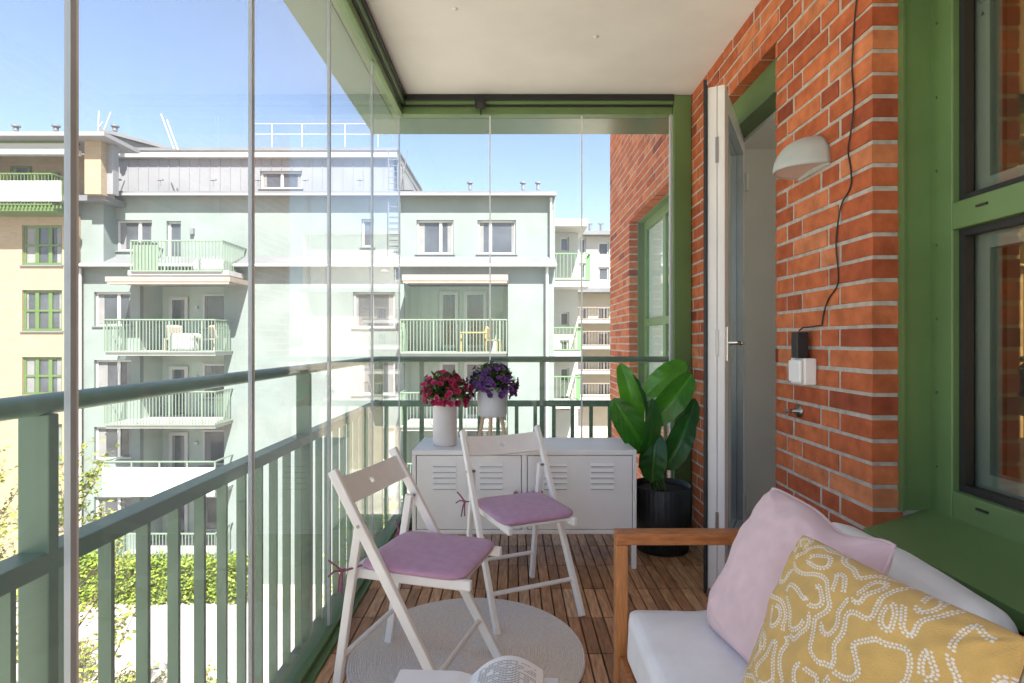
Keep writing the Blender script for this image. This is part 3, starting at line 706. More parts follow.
# book on a small side table
tb = empty('side_table', 'small round white side table under the open book, just below view', 'table', loc=(-.06,.97,0))
MB().lathe([(0,.425),(.245,.425),(.25,.43),(.25,.437),(.245,.442),(0,.442)],(0,0,0),56).build('tabletop','white_paint',tb)
for k in range(3):
    a = 2*math.pi*k/3+.5; MB().bar((.20*math.cos(a),.20*math.sin(a),0),(.15*math.cos(a),.15*math.sin(a),.425),.024,.024,side=(-math.sin(a),math.cos(a),0)).build('leg','white_paint',tb)
bk = empty('open_book', 'open paperback book with curling pages at the bottom of the view', 'book', loc=(-.10,1.15,.4425), rz=R(-4))
bw, bh = .165, .125
B(-bw-.004,bw+.03,-bh-.003,bh+.003,0,.003).build('cover','book_cover',bk)
def page_block(s, hgt, curl):
    mb = MB(); nn = 24; top = []; 
    for i in range(nn+1):
        t = i/nn; x = s*bw*t*(1 if s < 0 else .98)
        z = .004+hgt*(math.sin(min(1,t*4)*math.pi/2))*(1-.25*t) + curl*math.sin(t*math.pi*.9)**1.2*.9
        top.append((x,z))
    for (y0_,y1_) in ((-bh,bh),):
        for i in range(nn):
            (a,za),(b,zb2) = top[i],top[i+1]
            mb.add([(a,y0_,za),(b,y0_,zb2),(b,y1_,zb2),(a,y1_,za)],[(0,1,2,3)],smooth=True)
            mb.add([(a,y0_,.0035),(b,y0_,.0035),(b,y0_,zb2),(a,y0_,za)],[(0,1,2,3)]); mb.add([(a,y1_,.0035),(b,y1_,.0035),(b,y1_,zb2),(a,y1_,za)],[(0,1,2,3)])
    a,za = top[-1]; mb.add([(a,-bh,.0035),(a,bh,.0035),(a,bh,za),(a,-bh,za)],[(0,1,2,3)])
    return mb, top
pb, tp = page_block(-1,.009,.0); pb.build('page','paper',bk)
pb, tp = page_block(1,.012,.042); pb.build('page','paper',bk)
ik = MB(); rk = random.Random(4)
for s_, top in ((1,tp),):
    for r0 in np.arange(-bh+.018,bh-.015,.0062):
        L_ = rk.choice([.93,.93,.93,.7]); i0, i1 = 3, int(24*L_)
        for i in range(i0,i1):
            if rk.random() < .16: continue
            (a,za),(b,zb2) = top[i],top[i+1]; b = a+(b-a)*.85
            ik.add([(a,r0,za+.0006),(b,r0,zb2+.0006),(b,r0+.0020,zb2+.0006),(a,r0+.0020,za+.0006)],[(0,1,2,3)])
ik.build('print','ink',bk)

# ------------------------------------------------------------------ flowers on the cabinet
def vase1():
    v = MB(); h = .272; r = .066
    pr = [(0,0),(r*.93,0),(r*.97,.006)] 
    for i in range(28): pr += [(r,.010+i*(h-.02)/28),(r*1.008,.010+(i+.5)*(h-.02)/28)]
    pr += [(r,h-.008),(r*.98,h),(r*.92,h),(r*.90,h-.03),(0,h-.03)]
    return v.lathe(pr, (0,0,0), 48)
vs_ = vase1().build('ribbed_vase','vase_white'); vs_.location = (-.373,3.116,.6305); tag(vs_,'tall off white ribbed cylinder vase on the cabinet','vase')
pl = empty('planter', 'round pale grey planter on wooden legs on the cabinet', 'planter', loc=(-.112,3.19,.6305))
MB().lathe([(0,.150),(.070,.150),(.080,.157),(.083,.17),(.084,.318),(.081,.321),(.077,.318),(.076,.29),(0,.29)],(0,0,0),56).build('pot','planter_grey',pl)
for k in range(3):
    a = [R(200),R(262),R(-20)][k]; ca, sa = math.cos(a), math.sin(a)
    MB().tube([(.085*ca,.085*sa,0),(.055*ca,.055*sa,.1495)], [.009,.012], 12).build('leg','birch',pl)
def blossom(mb, p, d, r, t, rnd):
    d = d.normalized(); u = d.orthogonal().normalized(); w = d.cross(u); ph = rnd.uniform(0,6.28); c = p - d*r*.55
    vs = [c]; 
    for ring, (rad, off) in enumerate(((.32,.28),(.72,.50),(1.0,.46))):
        for k in range(20):
            a = ph+2*math.pi*k/20; lob = 1-.13*(ring==2)*abs(math.cos(a*2.5-ph*2.5)) - .04*(ring==1)*abs(math.cos(a*2.5-ph*2.5))
            wz = rnd.uniform(-.06,.06)*(ring==2)
            vs.append(c+(u*math.cos(a)+w*math.sin(a))*r*rad*lob + d*r*(off+wz+.08))
    fs = [(0,1+k,1+(k+1)%20) for k in range(20)]
    for ring in range(2): fs += [(1+ring*20+k,1+ring*20+(k+1)%20,21+ring*20+(k+1)%20,21+ring*20+k) for k in range(20)]
    o = len(mb.v); mb.v += [tuple(v) for v in vs]
    for i,f in enumerate(fs):
        mb.f.append(tuple(x+o for x in f)); mb.sm.append(True); mb.t.append(min(1,max(0,t-(.35 if i<20 else 0)+rnd.uniform(-.06,.06))))
def leaf_quad(mb, p, d, nrm, L_, W_, t):
    d = d.normalized(); s = d.cross(nrm).normalized(); nn = s.cross(d)
    vs = [p, p+d*L_*.35+s*W_/2+nn*L_*.05, p+d*L_*.75+s*W_*.4, p+d*L_, p+d*L_*.75-s*W_*.4, p+d*L_*.35-s*W_/2+nn*L_*.05, p+d*L_*.5-nn*L_*.05]
    mb.add(vs, [(0,1,6),(1,2,6),(2,3,6),(3,4,6),(4,5,6),(5,0,6)], t)
def petunia(name, label, loc, rx, rz, count, matname, seed, sink):
    rnd = random.Random(seed); o = empty(name, label, 'flowers', loc=loc); fm = MB(); bm_ = MB(); sm = MB()
    for i in range(count):
        th = rnd.uniform(0,6.283); ph = math.asin(rnd.uniform(-.42,1)); rr = rnd.uniform(.80,1.06)
        d = Vector((math.cos(th)*math.cos(ph),math.sin(th)*math.cos(ph),math.sin(ph)))
        p = Vector((d.x*rx*rr,d.y*rx*.9*rr,d.z*rz*rr))
        if p.z < 0 and math.hypot(p.x,p.y) < .095: p.z = rnd.uniform(.0,.03)
        dd_ = Vector((d.x,d.y,d.z*.8+rnd.uniform(-.2,.4)))+Vector((rnd.uniform(-.5,.5),rnd.uniform(-.5,.5),rnd.uniform(-.3,.3)))
        blossom(bm_, p, dd_, rnd.uniform(.015,.0235), rnd.gauss(.52,.2), rnd)
        sm.tube([(p.x*.15,p.y*.15,-.03),(p.x*.6,p.y*.6,max(p.z*.8,.0)),p-dd_.normalized()*.008], .0016, 5)
    for i in range(count*4):
        th = rnd.uniform(0,6.283); ph = math.asin(rnd.uniform(-.25,1)); rr = rnd.uniform(.3,.84)
        d = Vector((math.cos(th)*math.cos(ph),math.sin(th)*math.cos(ph),math.sin(ph))); p = Vector((d.x*rx*rr,d.y*rx*.9*rr,max(-.02,d.z*rz*rr)))
        leaf_quad(fm, p, d+Vector((rnd.uniform(-.6,.6),rnd.uniform(-.6,.6),rnd.uniform(-.4,.4))), Vector((rnd.uniform(-.5,.5),rnd.uniform(-.5,.5),1)), rnd.uniform(.025,.045), rnd.uniform(.014,.022), rnd.random())
    bm_.build('blossoms', matname, o); fm.build('foliage','flower_leaf',o); sm.build('stems','stem',o)
petunia('petunia_plant','crimson petunias spilling from the tall ribbed vase',(-.373,3.116,.912),.145,.135,115,'crimson',1,0)
petunia('petunia_plant','dark violet petunias spilling from the legged planter',(-.112,3.19,.955),.148,.130,120,'violet',2,0)

# potted plant
pt = empty('plant_pot', 'black ribbed plant pot on the deck beside the cabinet', 'pot', loc=(.872,3.27,0))
MB().lathe([(0,.0),(.135,0),(.15,.006),(.168,.20),(.172,.37),(.168,.375),(.160,.372),(.156,.34)],(0,0,0),120,rib=.011,ribn=40).build('outer_pot','pot_black',pt)
MB().lathe([(0,.348),(.06,.350),(.155,.341)],(0,0,0),40).build('soil','soil',pt)
lv = empty('paddle_plant', 'large green paddle leaved plant in the black pot', 'plant', loc=(.872,3.27,.345))
def big_leaf(bx, by, bdep, tx, ty, tdep, width, t, roll=0, cup=.25, arch=.08):
    Yb = 3.27+bdep; Yt = 3.27+tdep; b = at(bx,by,Yb); e_ = at(tx,ty,Yt); o3 = Vector(lv.location)
    ax = e_-b; L_ = ax.length; d = ax.normalized(); view = Vector((0,-1,.25)); s = d.cross(view).normalized()
    nn = s.cross(d).normalized(); rot = Matrix.Rotation(roll,3,d); s = rot@s; nn = rot@nn
    mb = MB(); n, m = 18, 8; vs = []
    for i in range(n+1):
        u = i/n; w = width*.98*max(0,1-abs(2*u**.9-1)**2.5)**.5
        if i in (0,n): w = .0
        for j in range(-m,m+1):
            v = j/m; rip = .0035*math.sin(u*34+abs(v)*4)*abs(v)
            vs.append(b-o3 + d*L_*u + s*w*v/2 + nn*(arch*L_*math.sin(u*math.pi) + cup*w*.5*(abs(v)**1.3) + rip - .004*(abs(v)<.01)))
    k = 2*m+1; fs = []
    for i in range(n):
        for j in range(2*m):
            q = (i*k+j,i*k+j+1,(i+1)*k+j+1,(i+1)*k+j); tv = t + (.28 if j in (m-1,m) else 0) + .10*((i+abs(j-m))%3 == 0)
            mb.f.append(q); mb.sm.append(True); mb.t.append(min(1,tv))
    mb.v = [tuple(v) for v in vs]; lo = mb.build('leaf','big_leaf',lv)
    st = MB(); root = Vector((random.uniform(-.05,.05),random.uniform(-.05,.04),.0)); q = b-o3
    st.tube([root, root.lerp(q,.5)+Vector((0,0,.03)), q, q+d*L_*.35+nn*arch*L_*.8], [.007,.006,.005,.002], 8); st.build('stalk','stem',lo)
big_leaf(636,432,-.03, 620,363,-.02, .135,.95, .15)
big_leaf(646,440,-.10, 633,374,-.13, .075,.25, 1.05)
big_leaf(647,452,-.06, 613,398,-.10, .165,.55,-.25)
big_leaf(641,470,-.12, 652,398,-.14, .125,.42, .5)
big_leaf(646,396,.04, 686,362,.06, .145,.9,-.35)
big_leaf(649,424,-.05, 692,374,-.06, .165,.72, .2)
big_leaf(664,470,-.12, 690,414,-.10, .150,.2, .1)
big_leaf(652,482,-.15, 656,432,-.13, .145,.18,-.25)
big_leaf(672,452,.02, 695,398,.02, .12,.2, .4)

# ------------------------------------------------------------------ things on the brick wall
lamp = empty('wall_lamp', 'grey half dome wall lamp on the brick pier', 'lamp', loc=(WX,2.205,1.875))
def dome(rx, ry, rz, inner):
    mb = MB(); n, m = 28, 12; vs = []
    for i in range(n+1):
        a = math.pi*i/n; 
        for j in range(m+1):
            b = math.pi/2*j/m
            vs.append((-rx*math.sin(a)*math.cos(b)**.8*1.0, ry*math.cos(a)*math.cos(b)**.8, rz*math.sin(b)))
    k = m+1; mb.add(vs,[(i*k+j,i*k+j+1,(i+1)*k+j+1,(i+1)*k+j) for i in range(n) for j in range(m)],.5,True); return mb
o = dome(.155,.116,.132,0).build('shade','lamp_metal',lamp); sd = o.modifiers.new('thick','SOLIDIFY'); sd.thickness = .004; sd.offset = -1
mb = MB(); n = 28; vs = [(0,0,.012)]+[(-.148*math.sin(math.pi*i/n),.109*math.cos(math.pi*i/n),.004) for i in range(n+1)]
mb.add(vs,[(0,i+1,i+2) for i in range(n)],.5,True); mb.build('diffuser','lamp_diffuser',lamp)
B(-.008,.002,-.112,.112,-.006,.02).build('backplate','lamp_metal',lamp,bevel=.003)
# cable down to the adaptor
pts = [(858,-15),(855,15),(853,45),(852,72),(854,100),(851,130),(848,150),(851,172),(850,188),(842,203),(838,222),(836,245),(838,270),(837,286),(829,298),(824,312),(822,325)]
P3 = []
for i,(x,y) in enumerate(pts):
    Y = F*(WX-.006)/(x-CX); P3.append(Vector((WX-.006, Y, EYE-(y-CY)/F*Y)))
dense = []
for i in range(len(P3)-1):
    p0,p1,p2,p3 = P3[max(0,i-1)],P3[i],P3[i+1],P3[min(len(P3)-1,i+2)]
    for k in range(6):
        t = k/6; dense.append(.5*((2*p1)+(p2-p0)*t+(2*p0-5*p1+4*p2-p3)*t*t+(-p0+3*p1-3*p2+p3)*t**3))
dense += [P3[-1], Vector((WX-.012,2.225,1.262)), Vector((WX-.03,2.232,1.262)), Vector((WX-.045,2.236,1.248))]
c_ = MB().tube(dense,.0028,7).build('power_cable','black_rubber'); tag(c_,'thin black cable hanging down the brick wall to the adaptor','cable')
ad = MB().box(WX-.062,WX-.016,2.215,2.265,1.141,1.244).build('power_adaptor','black_rubber',bevel=.004); tag(ad,'black plug adaptor standing in the white wall socket','adaptor')
ws = empty('wall_socket','white outdoor socket box with flap on the brick wall','socket',loc=(WX,2.235,1.09))
B(-.05,-.001,-.052,.06,-.055,.050).build('socket_box','white_plastic',ws,bevel=.006)
B(-.066,-.051,-.046,.02,-.049,.044).build('flap','white_plastic',ws,bevel=.006)
B(-.060,-.0505,.024,.056,-.045,.040).build('switch_flap','white_plastic',ws,bevel=.004)
tp_ = empty('wall_valve','small steel valve with knob sticking out of the brick wall','valve',loc=(WX,2.315,.918))
MB().tube([(0,0,0),(-.006,0,0),(-.0061,0,0),(-.05,0,0)],[.026,.026,.009,.009],20).build('escutcheon','steel',tp_)
MB().tube([(-.05,-.02,0),(-.05,.02,0)],.009,12).build('handle','chrome',tp_)

# ------------------------------------------------------------------ courtyard
GZ = -7.9
def wb(mb, px0, px1, py0, py1, Ya, depth, t=.5):     # block: front face measured at distance Ya
    a = at(px0,py1,Ya); b = at(px1,py0,Ya); return mb.box(a.x,b.x,Ya,Ya+depth,a.z,b.z,t)
tag(MB().box(-400,400,-200,900,GZ-.5,GZ).build('ground','ground_soil'),kind='structure')
mb = MB(); mb.add([(-60,15.6,GZ+.004),(40,15.6,GZ+.004),(40,19.0,GZ+.004),(-60,19.0,GZ+.004)],[(0,1,2,3)]); tag(mb.build('footpath','path_gravel'),kind='structure')
mb = MB(); mb.add([(-60,4.2,GZ+.004),(0.9,4.2,GZ+.004),(0.9,9.0,GZ+.004),(-60,9.0,GZ+.004)],[(0,1,2,3)]); tag(mb.build('bounce_paving','path_gravel'),kind='structure')  # unseen pale strip below, added to bounce sunlight up into the balcony

def facade(mb, x0, x1, z0, z1, y, holes, depth=.18):      # wall sheet with real openings and their reveals
    xs = sorted({x0,x1,*[h[0] for h in holes],*[h[1] for h in holes]}); zs = sorted({z0,z1,*[h[2] for h in holes],*[h[3] for h in holes]})
    for i in range(len(xs)-1):
        for j in range(len(zs)-1):
            cx, cz = (xs[i]+xs[i+1])/2, (zs[j]+zs[j+1])/2
            if any(h[0]<cx<h[1] and h[2]<cz<h[3] for h in holes): continue
            mb.add([(xs[i],y,zs[j]),(xs[i+1],y,zs[j]),(xs[i+1],y,zs[j+1]),(xs[i],y,zs[j+1])],[(0,1,2,3)])
    for (a,b,c,d) in holes:
        mb.add([(a,y,c),(b,y,c),(b,y,d),(a,y,d),(a,y+depth,c),(b,y+depth,c),(b,y+depth,d),(a,y+depth,d)],[(0,1,5,4),(1,2,6,5),(2,3,7,6),(3,0,4,7)])
rw = random.Random(17)
def window(parent, hole, y, cols=(1.,), frame='far_white', rows=(1.,), fw=.075, name='window', sill=True, curtain=True, depth=.12):
    a,b,c,d = hole; y = y+depth; mb = MB()
    mb.box(a,b,y,y+.07,d-fw,d); mb.box(a,b,y,y+.07,c,c+fw); mb.box(a,a+fw,y,y+.07,c+fw,d-fw); mb.box(b-fw,b,y,y+.07,c+fw,d-fw)
    tot = sum(cols); x = a
    for q in cols[:-1]: x += (b-a)*q/tot; mb.box(x-fw*.75,x+fw*.75,y-.004,y+.07,c+fw,d-fw)
    tot = sum(rows); z = d
    for q in rows[:-1]: z -= (d-c)*q/tot; mb.box(a+fw,b-fw,y-.008,y+.066,z-fw*.4,z+fw*.4)
    w = mb.build(name, frame, parent)
    B(a+.02,b-.02,y+.04,y+.05,c+.02,d-.02).build('pane','far_pane',w)
    if sill: B(a-.06,b+.06,y-depth-.06,y-depth+.03,c-.05,c-.003).build('sill','roof_sheet',w)
    if curtain:
        q = MB(); 
        for (s0,s1) in ((0.05,rw.uniform(.10,.30)),(rw.uniform(.78,.91),.95)): q.box(a+(b-a)*s0,a+(b-a)*s1,y+.030,y+.0395,c+.09,d-.09)
        q.build('curtain','curtain',w)
    return w
def hole(px0,px1,py0,py1,Y): a = at(px0,py1,Y); b = at(px1,py0,Y); return (a.x,b.x,a.z,b.z)
def railing(parent, x0, x1, y0, yb, z0, z1, step=.115, m='far_rail', solid=None, name='railing'):
    mb = MB(); zt = z1
    mb.box(x0,x1,y0-.025,y0+.025,zt-.045,zt); mb.box(x0,x1,y0-.02,y0+.02,z0,z0+.04)
    for xx in (x0,x1): mb.box(xx-.025,xx+.025,y0+.026,yb,zt-.045,zt); mb.box(xx-.02,xx+.02,y0+.021,yb,z0,z0+.04)
    if solid:
        r = mb.build(name, m, parent); B(x0-.01,x1+.01,y0-.06,y0-.03,z0-.05,zt-.22).build('panel',solid,r)
        q = MB(); n = int((x1-x0)/.9)
        for i in range(n+1): q.box(x0+(x1-x0)*i/n-.025,x0+(x1-x0)*i/n+.025,y0-.02,y0+.02,z0+.04,zt-.045)
        q.build('post',m,r); return r
    mb2 = MB(); n = int((x1-x0)/step)
    for i in range(n+1):
        x = x0+(x1-x0)*i/n; w = .025 if i % 10 == 0 else .011; mb2.box(x-w,x+w,y0-.012,y0+.012,z0+.04,zt-.045)
    k = int((yb-y0)/step)
    for xx in (x0,x1):
        for i in range(1,k): mb2.box(xx-.012,xx+.012,y0+i*step-.011,y0+i*step+.011,z0+.04,zt-.045)
    r = mb.build(name, m, parent); mb2.build('bars', m, r); return r

YF = 21.0; YU = 21.55; YP = 23.0
ab = empty('apartment_block','white rendered apartment block with stacked green railed balconies across the courtyard','building',loc=(0,0,0))
# lower facade with window openings
lv_y = [(292,328),(360,395),(427,462),(497,533)]
holes = []; wins = []
for (a,b) in lv_y: h = hole(94,131,a,b-2,YF); holes.append(h); wins.append((h,(1.6,1)))
for (a,b) in lv_y: h = hole(353,395,a,b,YF); holes.append(h); wins.append((h,(.9,1.15)))
for (a,b) in lv_y: h = hole(288,318,a+300,b+300,YF)
ra_ = hole(140,224,283,575,YF)                       # recess of the left balcony stack
rc_ = hole(404,508,283,600,YF)                       # recess of the right stack
x0 = at(66,0,YF).x; x1 = at(554,0,YF).x; ztop = at(0,262,YF).z
mb = MB(); facade(mb,x0,x1,GZ,ztop,YF,holes+[(ra_[0],ra_[1],GZ-.01+.02,ra_[3]),(rc_[0],rc_[1],GZ+.01,rc_[3])],.2)
facade(mb,x0,x1,GZ,ztop,YF+8,[]); mb.add([(x1,YF,GZ),(x1,YF+8,GZ),(x1,YF+8,ztop),(x1,YF,ztop)],[(0,1,2,3)]); mb.add([(x0,YF,GZ),(x0,YF+8,GZ),(x0,YF+8,ztop),(x0,YF,ztop)],[(0,1,2,3)])
mb.build('wall','mint_render',ab)
for h,c in wins: window(ab,h,YF,c)
for i,(rec) in enumerate((ra_,rc_)):                # recess back and side walls
    mb = MB(); yb = YF+1.35
    mb.box(rec[0]-.3,rec[1]+.3,yb,yb+.2,GZ,rec[3]); mb.box(rec[0]-.2,rec[0],YF+.201,yb,GZ,rec[3]); mb.box(rec[1],rec[1]+.2,YF+.201,yb,GZ,rec[3])
    mb.build('recess_wall','mint_recess',ab)
    for k in range(4):
        zf = at(0,[349,423,493,563][k],YF).z
        dz = zf+.02; yq = yb-.20
        if i == 0:
            h = (at(148,0,YF).x,at(168,0,YF).x,dz,dz+2.05); window(ab,h,yq,(1,),fw=.13,name='balcony_door',sill=False)
            h = (at(184,0,YF).x,at(222,0,YF).x,dz+.75,dz+2.15); window(ab,h,yq,(1.8,1))
            B(at(175,0,YF).x,at(178.5,0,YF).x,yb-.10,yb-.001,dz+1.55,dz+1.68).build('porch_light','far_white',ab)
        else:
            h = (at(435,0,YF).x,at(455,0,YF).x,dz,dz+2.25); window(ab,h,yq,(1,),fw=.13,name='balcony_door',sill=False)
            h = (at(461,0,YF).x,at(485,0,YF).x,dz,dz+2.25); window(ab,h,yq,(1,),fw=.13,name='balcony_door',sill=False)
# balconies, left stack
for k,yb_ in enumerate((351,424,493,563)):
    Yr = 19.75; zf = at(0,yb_,Yr).z; zt = at(0,[319,391,461,533][k],Yr).z; a = at(104,0,Yr).x; b = at(215,0,Yr).x
    s = B(a+.02,b-.02,Yr+.05,YF+1.34,zf-.16,zf-.0).build('balcony','slab_concrete',ab)
    railing(s,a,b,Yr,YF,zf-.05,zt,solid='far_white' if k == 2 else None)
    q = MB(); 
    for i in range(3): q.obox((a+1.1+i*1.2,Yr+.4,zf+.0+.45),(.25,0,0),(0,.2,0),(0,0,.012))
for k,yb_ in enumerate((352,426,497,567)):
    Yr = 19.95; zf = at(0,yb_,Yr).z; zt = at(0,[319,392,463,534][k],Yr).z; a = at(400.5,0,Yr).x; b = at(506.5,0,Yr).x
    s = B(a+.02,b-.02,Yr+.05,YF+1.34,zf-.18,zf-.0).build('balcony','slab_concrete',ab)
    railing(s,a,b,Yr,YF,zf-.06,zt)
    if k == 0:
        g = MB(); n = 6
        for i in range(n): g.box(a+.12+(b-a-.24)*i/n+.01,a+.12+(b-a-.24)*(i+1)/n-.01,Yr+.14,Yr+.152,zf,at(0,285,Yr).z)
        g.build('glass_screen','far_glazing',s)
# top balcony of the left stack, resting on the recess roof
Yr = 19.75; zf = at(0,270,Yr).z; a = at(131,0,Yr).x; b = at(222,0,Yr).x; zt = at(0,240,Yr).z
s = B(a-.15,b+.2,Yr+.05,YU+.1,zf-.18,zf).build('balcony','slab_concrete',ab); railing(s,a,b,Yr,YU,zf-.05,zt)
B(a+.02,a+.9,Yr+.06,Yr+.09,zf,zt-.08).build('windbreak','far_rail',s)
# awning boxes
mb = MB(); wb(mb,105,230,276.5,281.5,19.6,1.5); wb(mb,107,229,281.6,284,19.62,.2); mb.build('awning','awning',ab)
mb = MB(); wb(mb,402,508,274.5,280.5,19.7,1.5); wb(mb,403,507,280.6,283,19.72,.2); mb.build('awning','awning',ab)
# ledge roof between the storeys, sloping sheet metal
z0_, z1_ = at(0,265.5,YF-.35).z, at(0,256.5,YU).z
mb = MB(); xa, xb = at(72,0,YF).x, at(556,0,YF).x
mb.prism([(xa,YF-.35,z0_-.02),(xa,YF-.35,z0_+.05),(xa,YU-.02,z1_),(xa,YU-.02,z0_-.02)],(xb-xa,0,0)); mb.build('ledge_roof','roof_sheet',ab)
mb = MB(); mb.tube([(xa,YF-.40,z0_+.0),(xb,YF-.40,z0_+.0)],.06,8)
mb.tube([at(547,266,YF-.2),at(547,575,YF-.2)],.055,8); mb.tube([at(551,198,YU-.2),at(551,258,YU-.2)],.05,8); mb.tube([at(80,268,YF-.2),at(80,575,YF-.2)],.055,8); mb.tube([at(104.5,200,YU-.2),at(104.5,258,YU-.2)],.05,8)
mb.build('downpipe','far_white',ab)
# upper storey
holes = []; wins = []
for (a,b,c,d,cols,nm) in ((116,152,220,251,(1.6,1),'window'),(416.5,453.5,220,254,(1.8,1),'window'),(477.5,516,220,254,(.8,1.6),'window'),(361.5,374,219,247,(1,),'window'),(166.5,181,221,266,(1,),'balcony_door')):
    h = hole(a,b,c,d,YU); holes.append(h); wins.append((h,cols,nm))
xa, xb = at(66,0,YU).x, at(555,0,YU).x; zt = at(0,194,YU).z
mb = MB(); facade(mb,xa,xb,z0_-.5,zt,YU,holes,.2); mb.add([(xb,YU,z0_-.5),(xb,YU+8,z0_-.5),(xb,YU+8,zt),(xb,YU,zt)],[(0,1,2,3)]); mb.build('upper_storey','mint_render',ab)
for h,c,nm in wins: window(ab,h,YU,c,name=nm,sill=(nm=='window'))
mb = MB(); wb(mb,189.5,193,228,234,YU-.13,.12); mb.build('porch_light','roof_sheet',ab)
mb = MB(); p = at(386,271,YF); mb.lathe([(0,0),(.16,0),(.17,.03),(.12,.09),(.0,.12)],(p.x,YF-.19,p.z-.05),20); mb.build('porch_light','slab_concrete',ab)
# eave and roof of the upper storey
mb = MB(); wb(mb,100,556,191,194.5,YU-.30,8.3); mb.build('eave','roof_sheet',ab)
mb = MB(); wb(mb,100,557,192.8,195.2,YU-.42,.11); mb.build('gutter','eave_dark',ab)
# small vents on the roof
mb = MB()
for x in (470,523,538): 
    p = at(x,190,24.5); mb.tube([p,p+Vector((0,0,.28))],.07,8); mb.tube([p+Vector((0,0,.28)),p+Vector((0,0,.34))],.13,8)
mb.build('roof_vent','metal_cladding',ab)
# penthouse, standing seam cladding
xa, xb = at(113,0,YP).x, at(394,0,YP).x; zb0, zt = at(0,190,YP-1.6).z, at(0,154,YP).z
hh = hole(260,302,171,188.5,YP)
mb = MB(); facade(mb,xa,xb,zb0-.4,zt,YP,[hh],.2)
for i in range(int((xb-xa)/.42)): 
    x = xa+.2+i*.42
    if hh[0]-.03 < x < hh[1]+.03: mb.box(x-.012,x+.012,YP-.03,YP,hh[3]+.06,zt)
    else: mb.box(x-.012,x+.012,YP-.03,YP,zb0-.3,zt)
mb.add([(xb,YP,zb0-.4),(xb,YP+5,zb0-.4),(xb,YP+5,zt),(xb,YP,zt)],[(0,1,2,3)]); mb.add([(xa,YP,zb0-.4),(xa,YP+5,zb0-.4),(xa,YP+5,zt),(xa,YP,zt)],[(0,1,2,3)])
mb.build('penthouse','metal_cladding',ab); window(ab,hh,YP,(1,1),sill=True)
mb = MB(); wb(mb,110,397,150.5,157,YP-.25,6); mb.build('parapet','slab_concrete',ab)
mb = MB(); wb(mb,109,398,147.5,150.4,YP-.3,6.2); mb.build('penthouse_roof','roof_sheet',ab)
mb = MB()
for x in (253,272,302,345,378):
    p = at(x,147,YP+1.2); mb.tube([p,p+Vector((0,0,1.0))],.018,6)
for z in (.55,1.0):
    mb.tube([at(250,147,YP+1.2)+Vector((0,0,z)),at(384,147,YP+1.2)+Vector((0,0,z))],.016,6)
mb.build('roof_railing','far_white',ab)
mb = MB()
for x in (118,160,213,258,305,360):
    p = at(x,186,YP-1.2); mb.tube([p,p+Vector((0,0,.22))],.03,6); mb.box(p.x-.12,p.x+.12,p.y-.05,p.y+.05,p.z+.22,p.z+.27)
mb.build('snow_guard','metal_cladding',ab)
mb = MB()       # wall ladder
for x in (388.5,400): mb.tube([at(x,256,YU-.25),at(x,150,YU-.25)],.022,6)
for k in range(18): 
    y = 254-k*5.9; mb.tube([at(388.5,y,YU-.25),at(400,y,YU-.25)],.014,6)
mb.build('ladder','roof_sheet',ab)
mb = MB(); 
for (x,y0_,x2,y1_) in ((394,190,392,128),(400,190,408,150),(404,190,403,162)): mb.tube([at(x,y0_,YP),at(x2,y1_,YP)],.022,6)
mb.prism([at(397,158,YP+.1),at(413,190,YP+.1),at(397,190,YP+.1)],(0,3,0)); mb.build('roof_gable','roof_sheet',ab)
# side wing between the two buildings
mb = MB(); wb(mb,64,103.5,201,262,20.9,1.0); mb.build('wing_wall','mint_render',ab)
mb = MB(); wb(mb,60,105,195,200.5,20.45,1.5); mb.build('wing_eave','roof_sheet',ab)

# brick building on the left
YB = 20.2
bb = empty('brick_apartment_house','yellow brick apartment house with green windows at the left of the courtyard','building')
hs = []; 
for (a,b) in ((225,265),(290,331),(357,395),(424,462),(491,529)):
    for xo in (22,-74,-160): hs.append(hole(xo,xo+40,a,b,YB))
xl, xr = at(-430,0,YB).x, at(66,0,YB).x; zt = at(0,212,YB).z
mb = MB(); facade(mb,xl,xr,GZ,zt,YB,hs,.2); mb.add([(xr,YB,GZ),(xr,YB+8,GZ),(xr,YB+8,zt),(xr,YB,zt)],[(0,1,2,3)]); mb.build('wall','yellow_brick',bb)
for h in hs: window(bb,h,YB,(1,1,1),'far_window_green',rows=(1,1),fw=.09,depth=.08)
mb = MB(); wb(mb,84.5,101,138,194,YB,.7); wb(mb,-430,84,138,212,YB+1.5,.3); wb(mb,-150,-40,138,212,YB,1.49); mb.build('top_storey','yellow_brick',bb)
mb = MB(); wb(mb,-38,74,137,143,YB+.02,.3); wb(mb,-430,-151,137,143,YB+.02,.3); mb.build('eave_beam','far_window_green',bb)
mb = MB(); wb(mb,-40,76,149,154,YB-.25,.25); wb(mb,-38,74,143.2,148.8,YB+.05,.2); mb.build('awning','far_white',bb)
mb = MB(); wb(mb,-450,104,131.5,135.5,YB-.5,1.9); mb.build('roof','eave_dark',bb)
mb = MB(); wb(mb,101.3,113,137,194,YB+.3,.3); mb.build('metal_flank','metal_cladding',bb)
mb = MB(); yq = 24.6; mb.prism([at(101,129,yq),at(101,160,yq),at(176,160,yq),at(176,151,yq)],(0,2.5,0)); mb.build('gable','metal_cladding',bb)
mb = MB(); mb.prism([at(99,127.2,yq-.3),at(99,131,yq-.3),at(178,152,yq-.3),at(178,149,yq-.3)],(0,3,0)); mb.build('sloping_roof','roof_sheet',bb)
h = hole(10,30,166,211,YB+1.4); window(bb,(h[0],h[1],h[2],h[3]),YB+1.28,(1,),'far_window_green',name='balcony_door',sill=False); h = hole(38,58,172,200,YB+1.4); window(bb,h,YB+1.28,(1,1),'far_window_green')
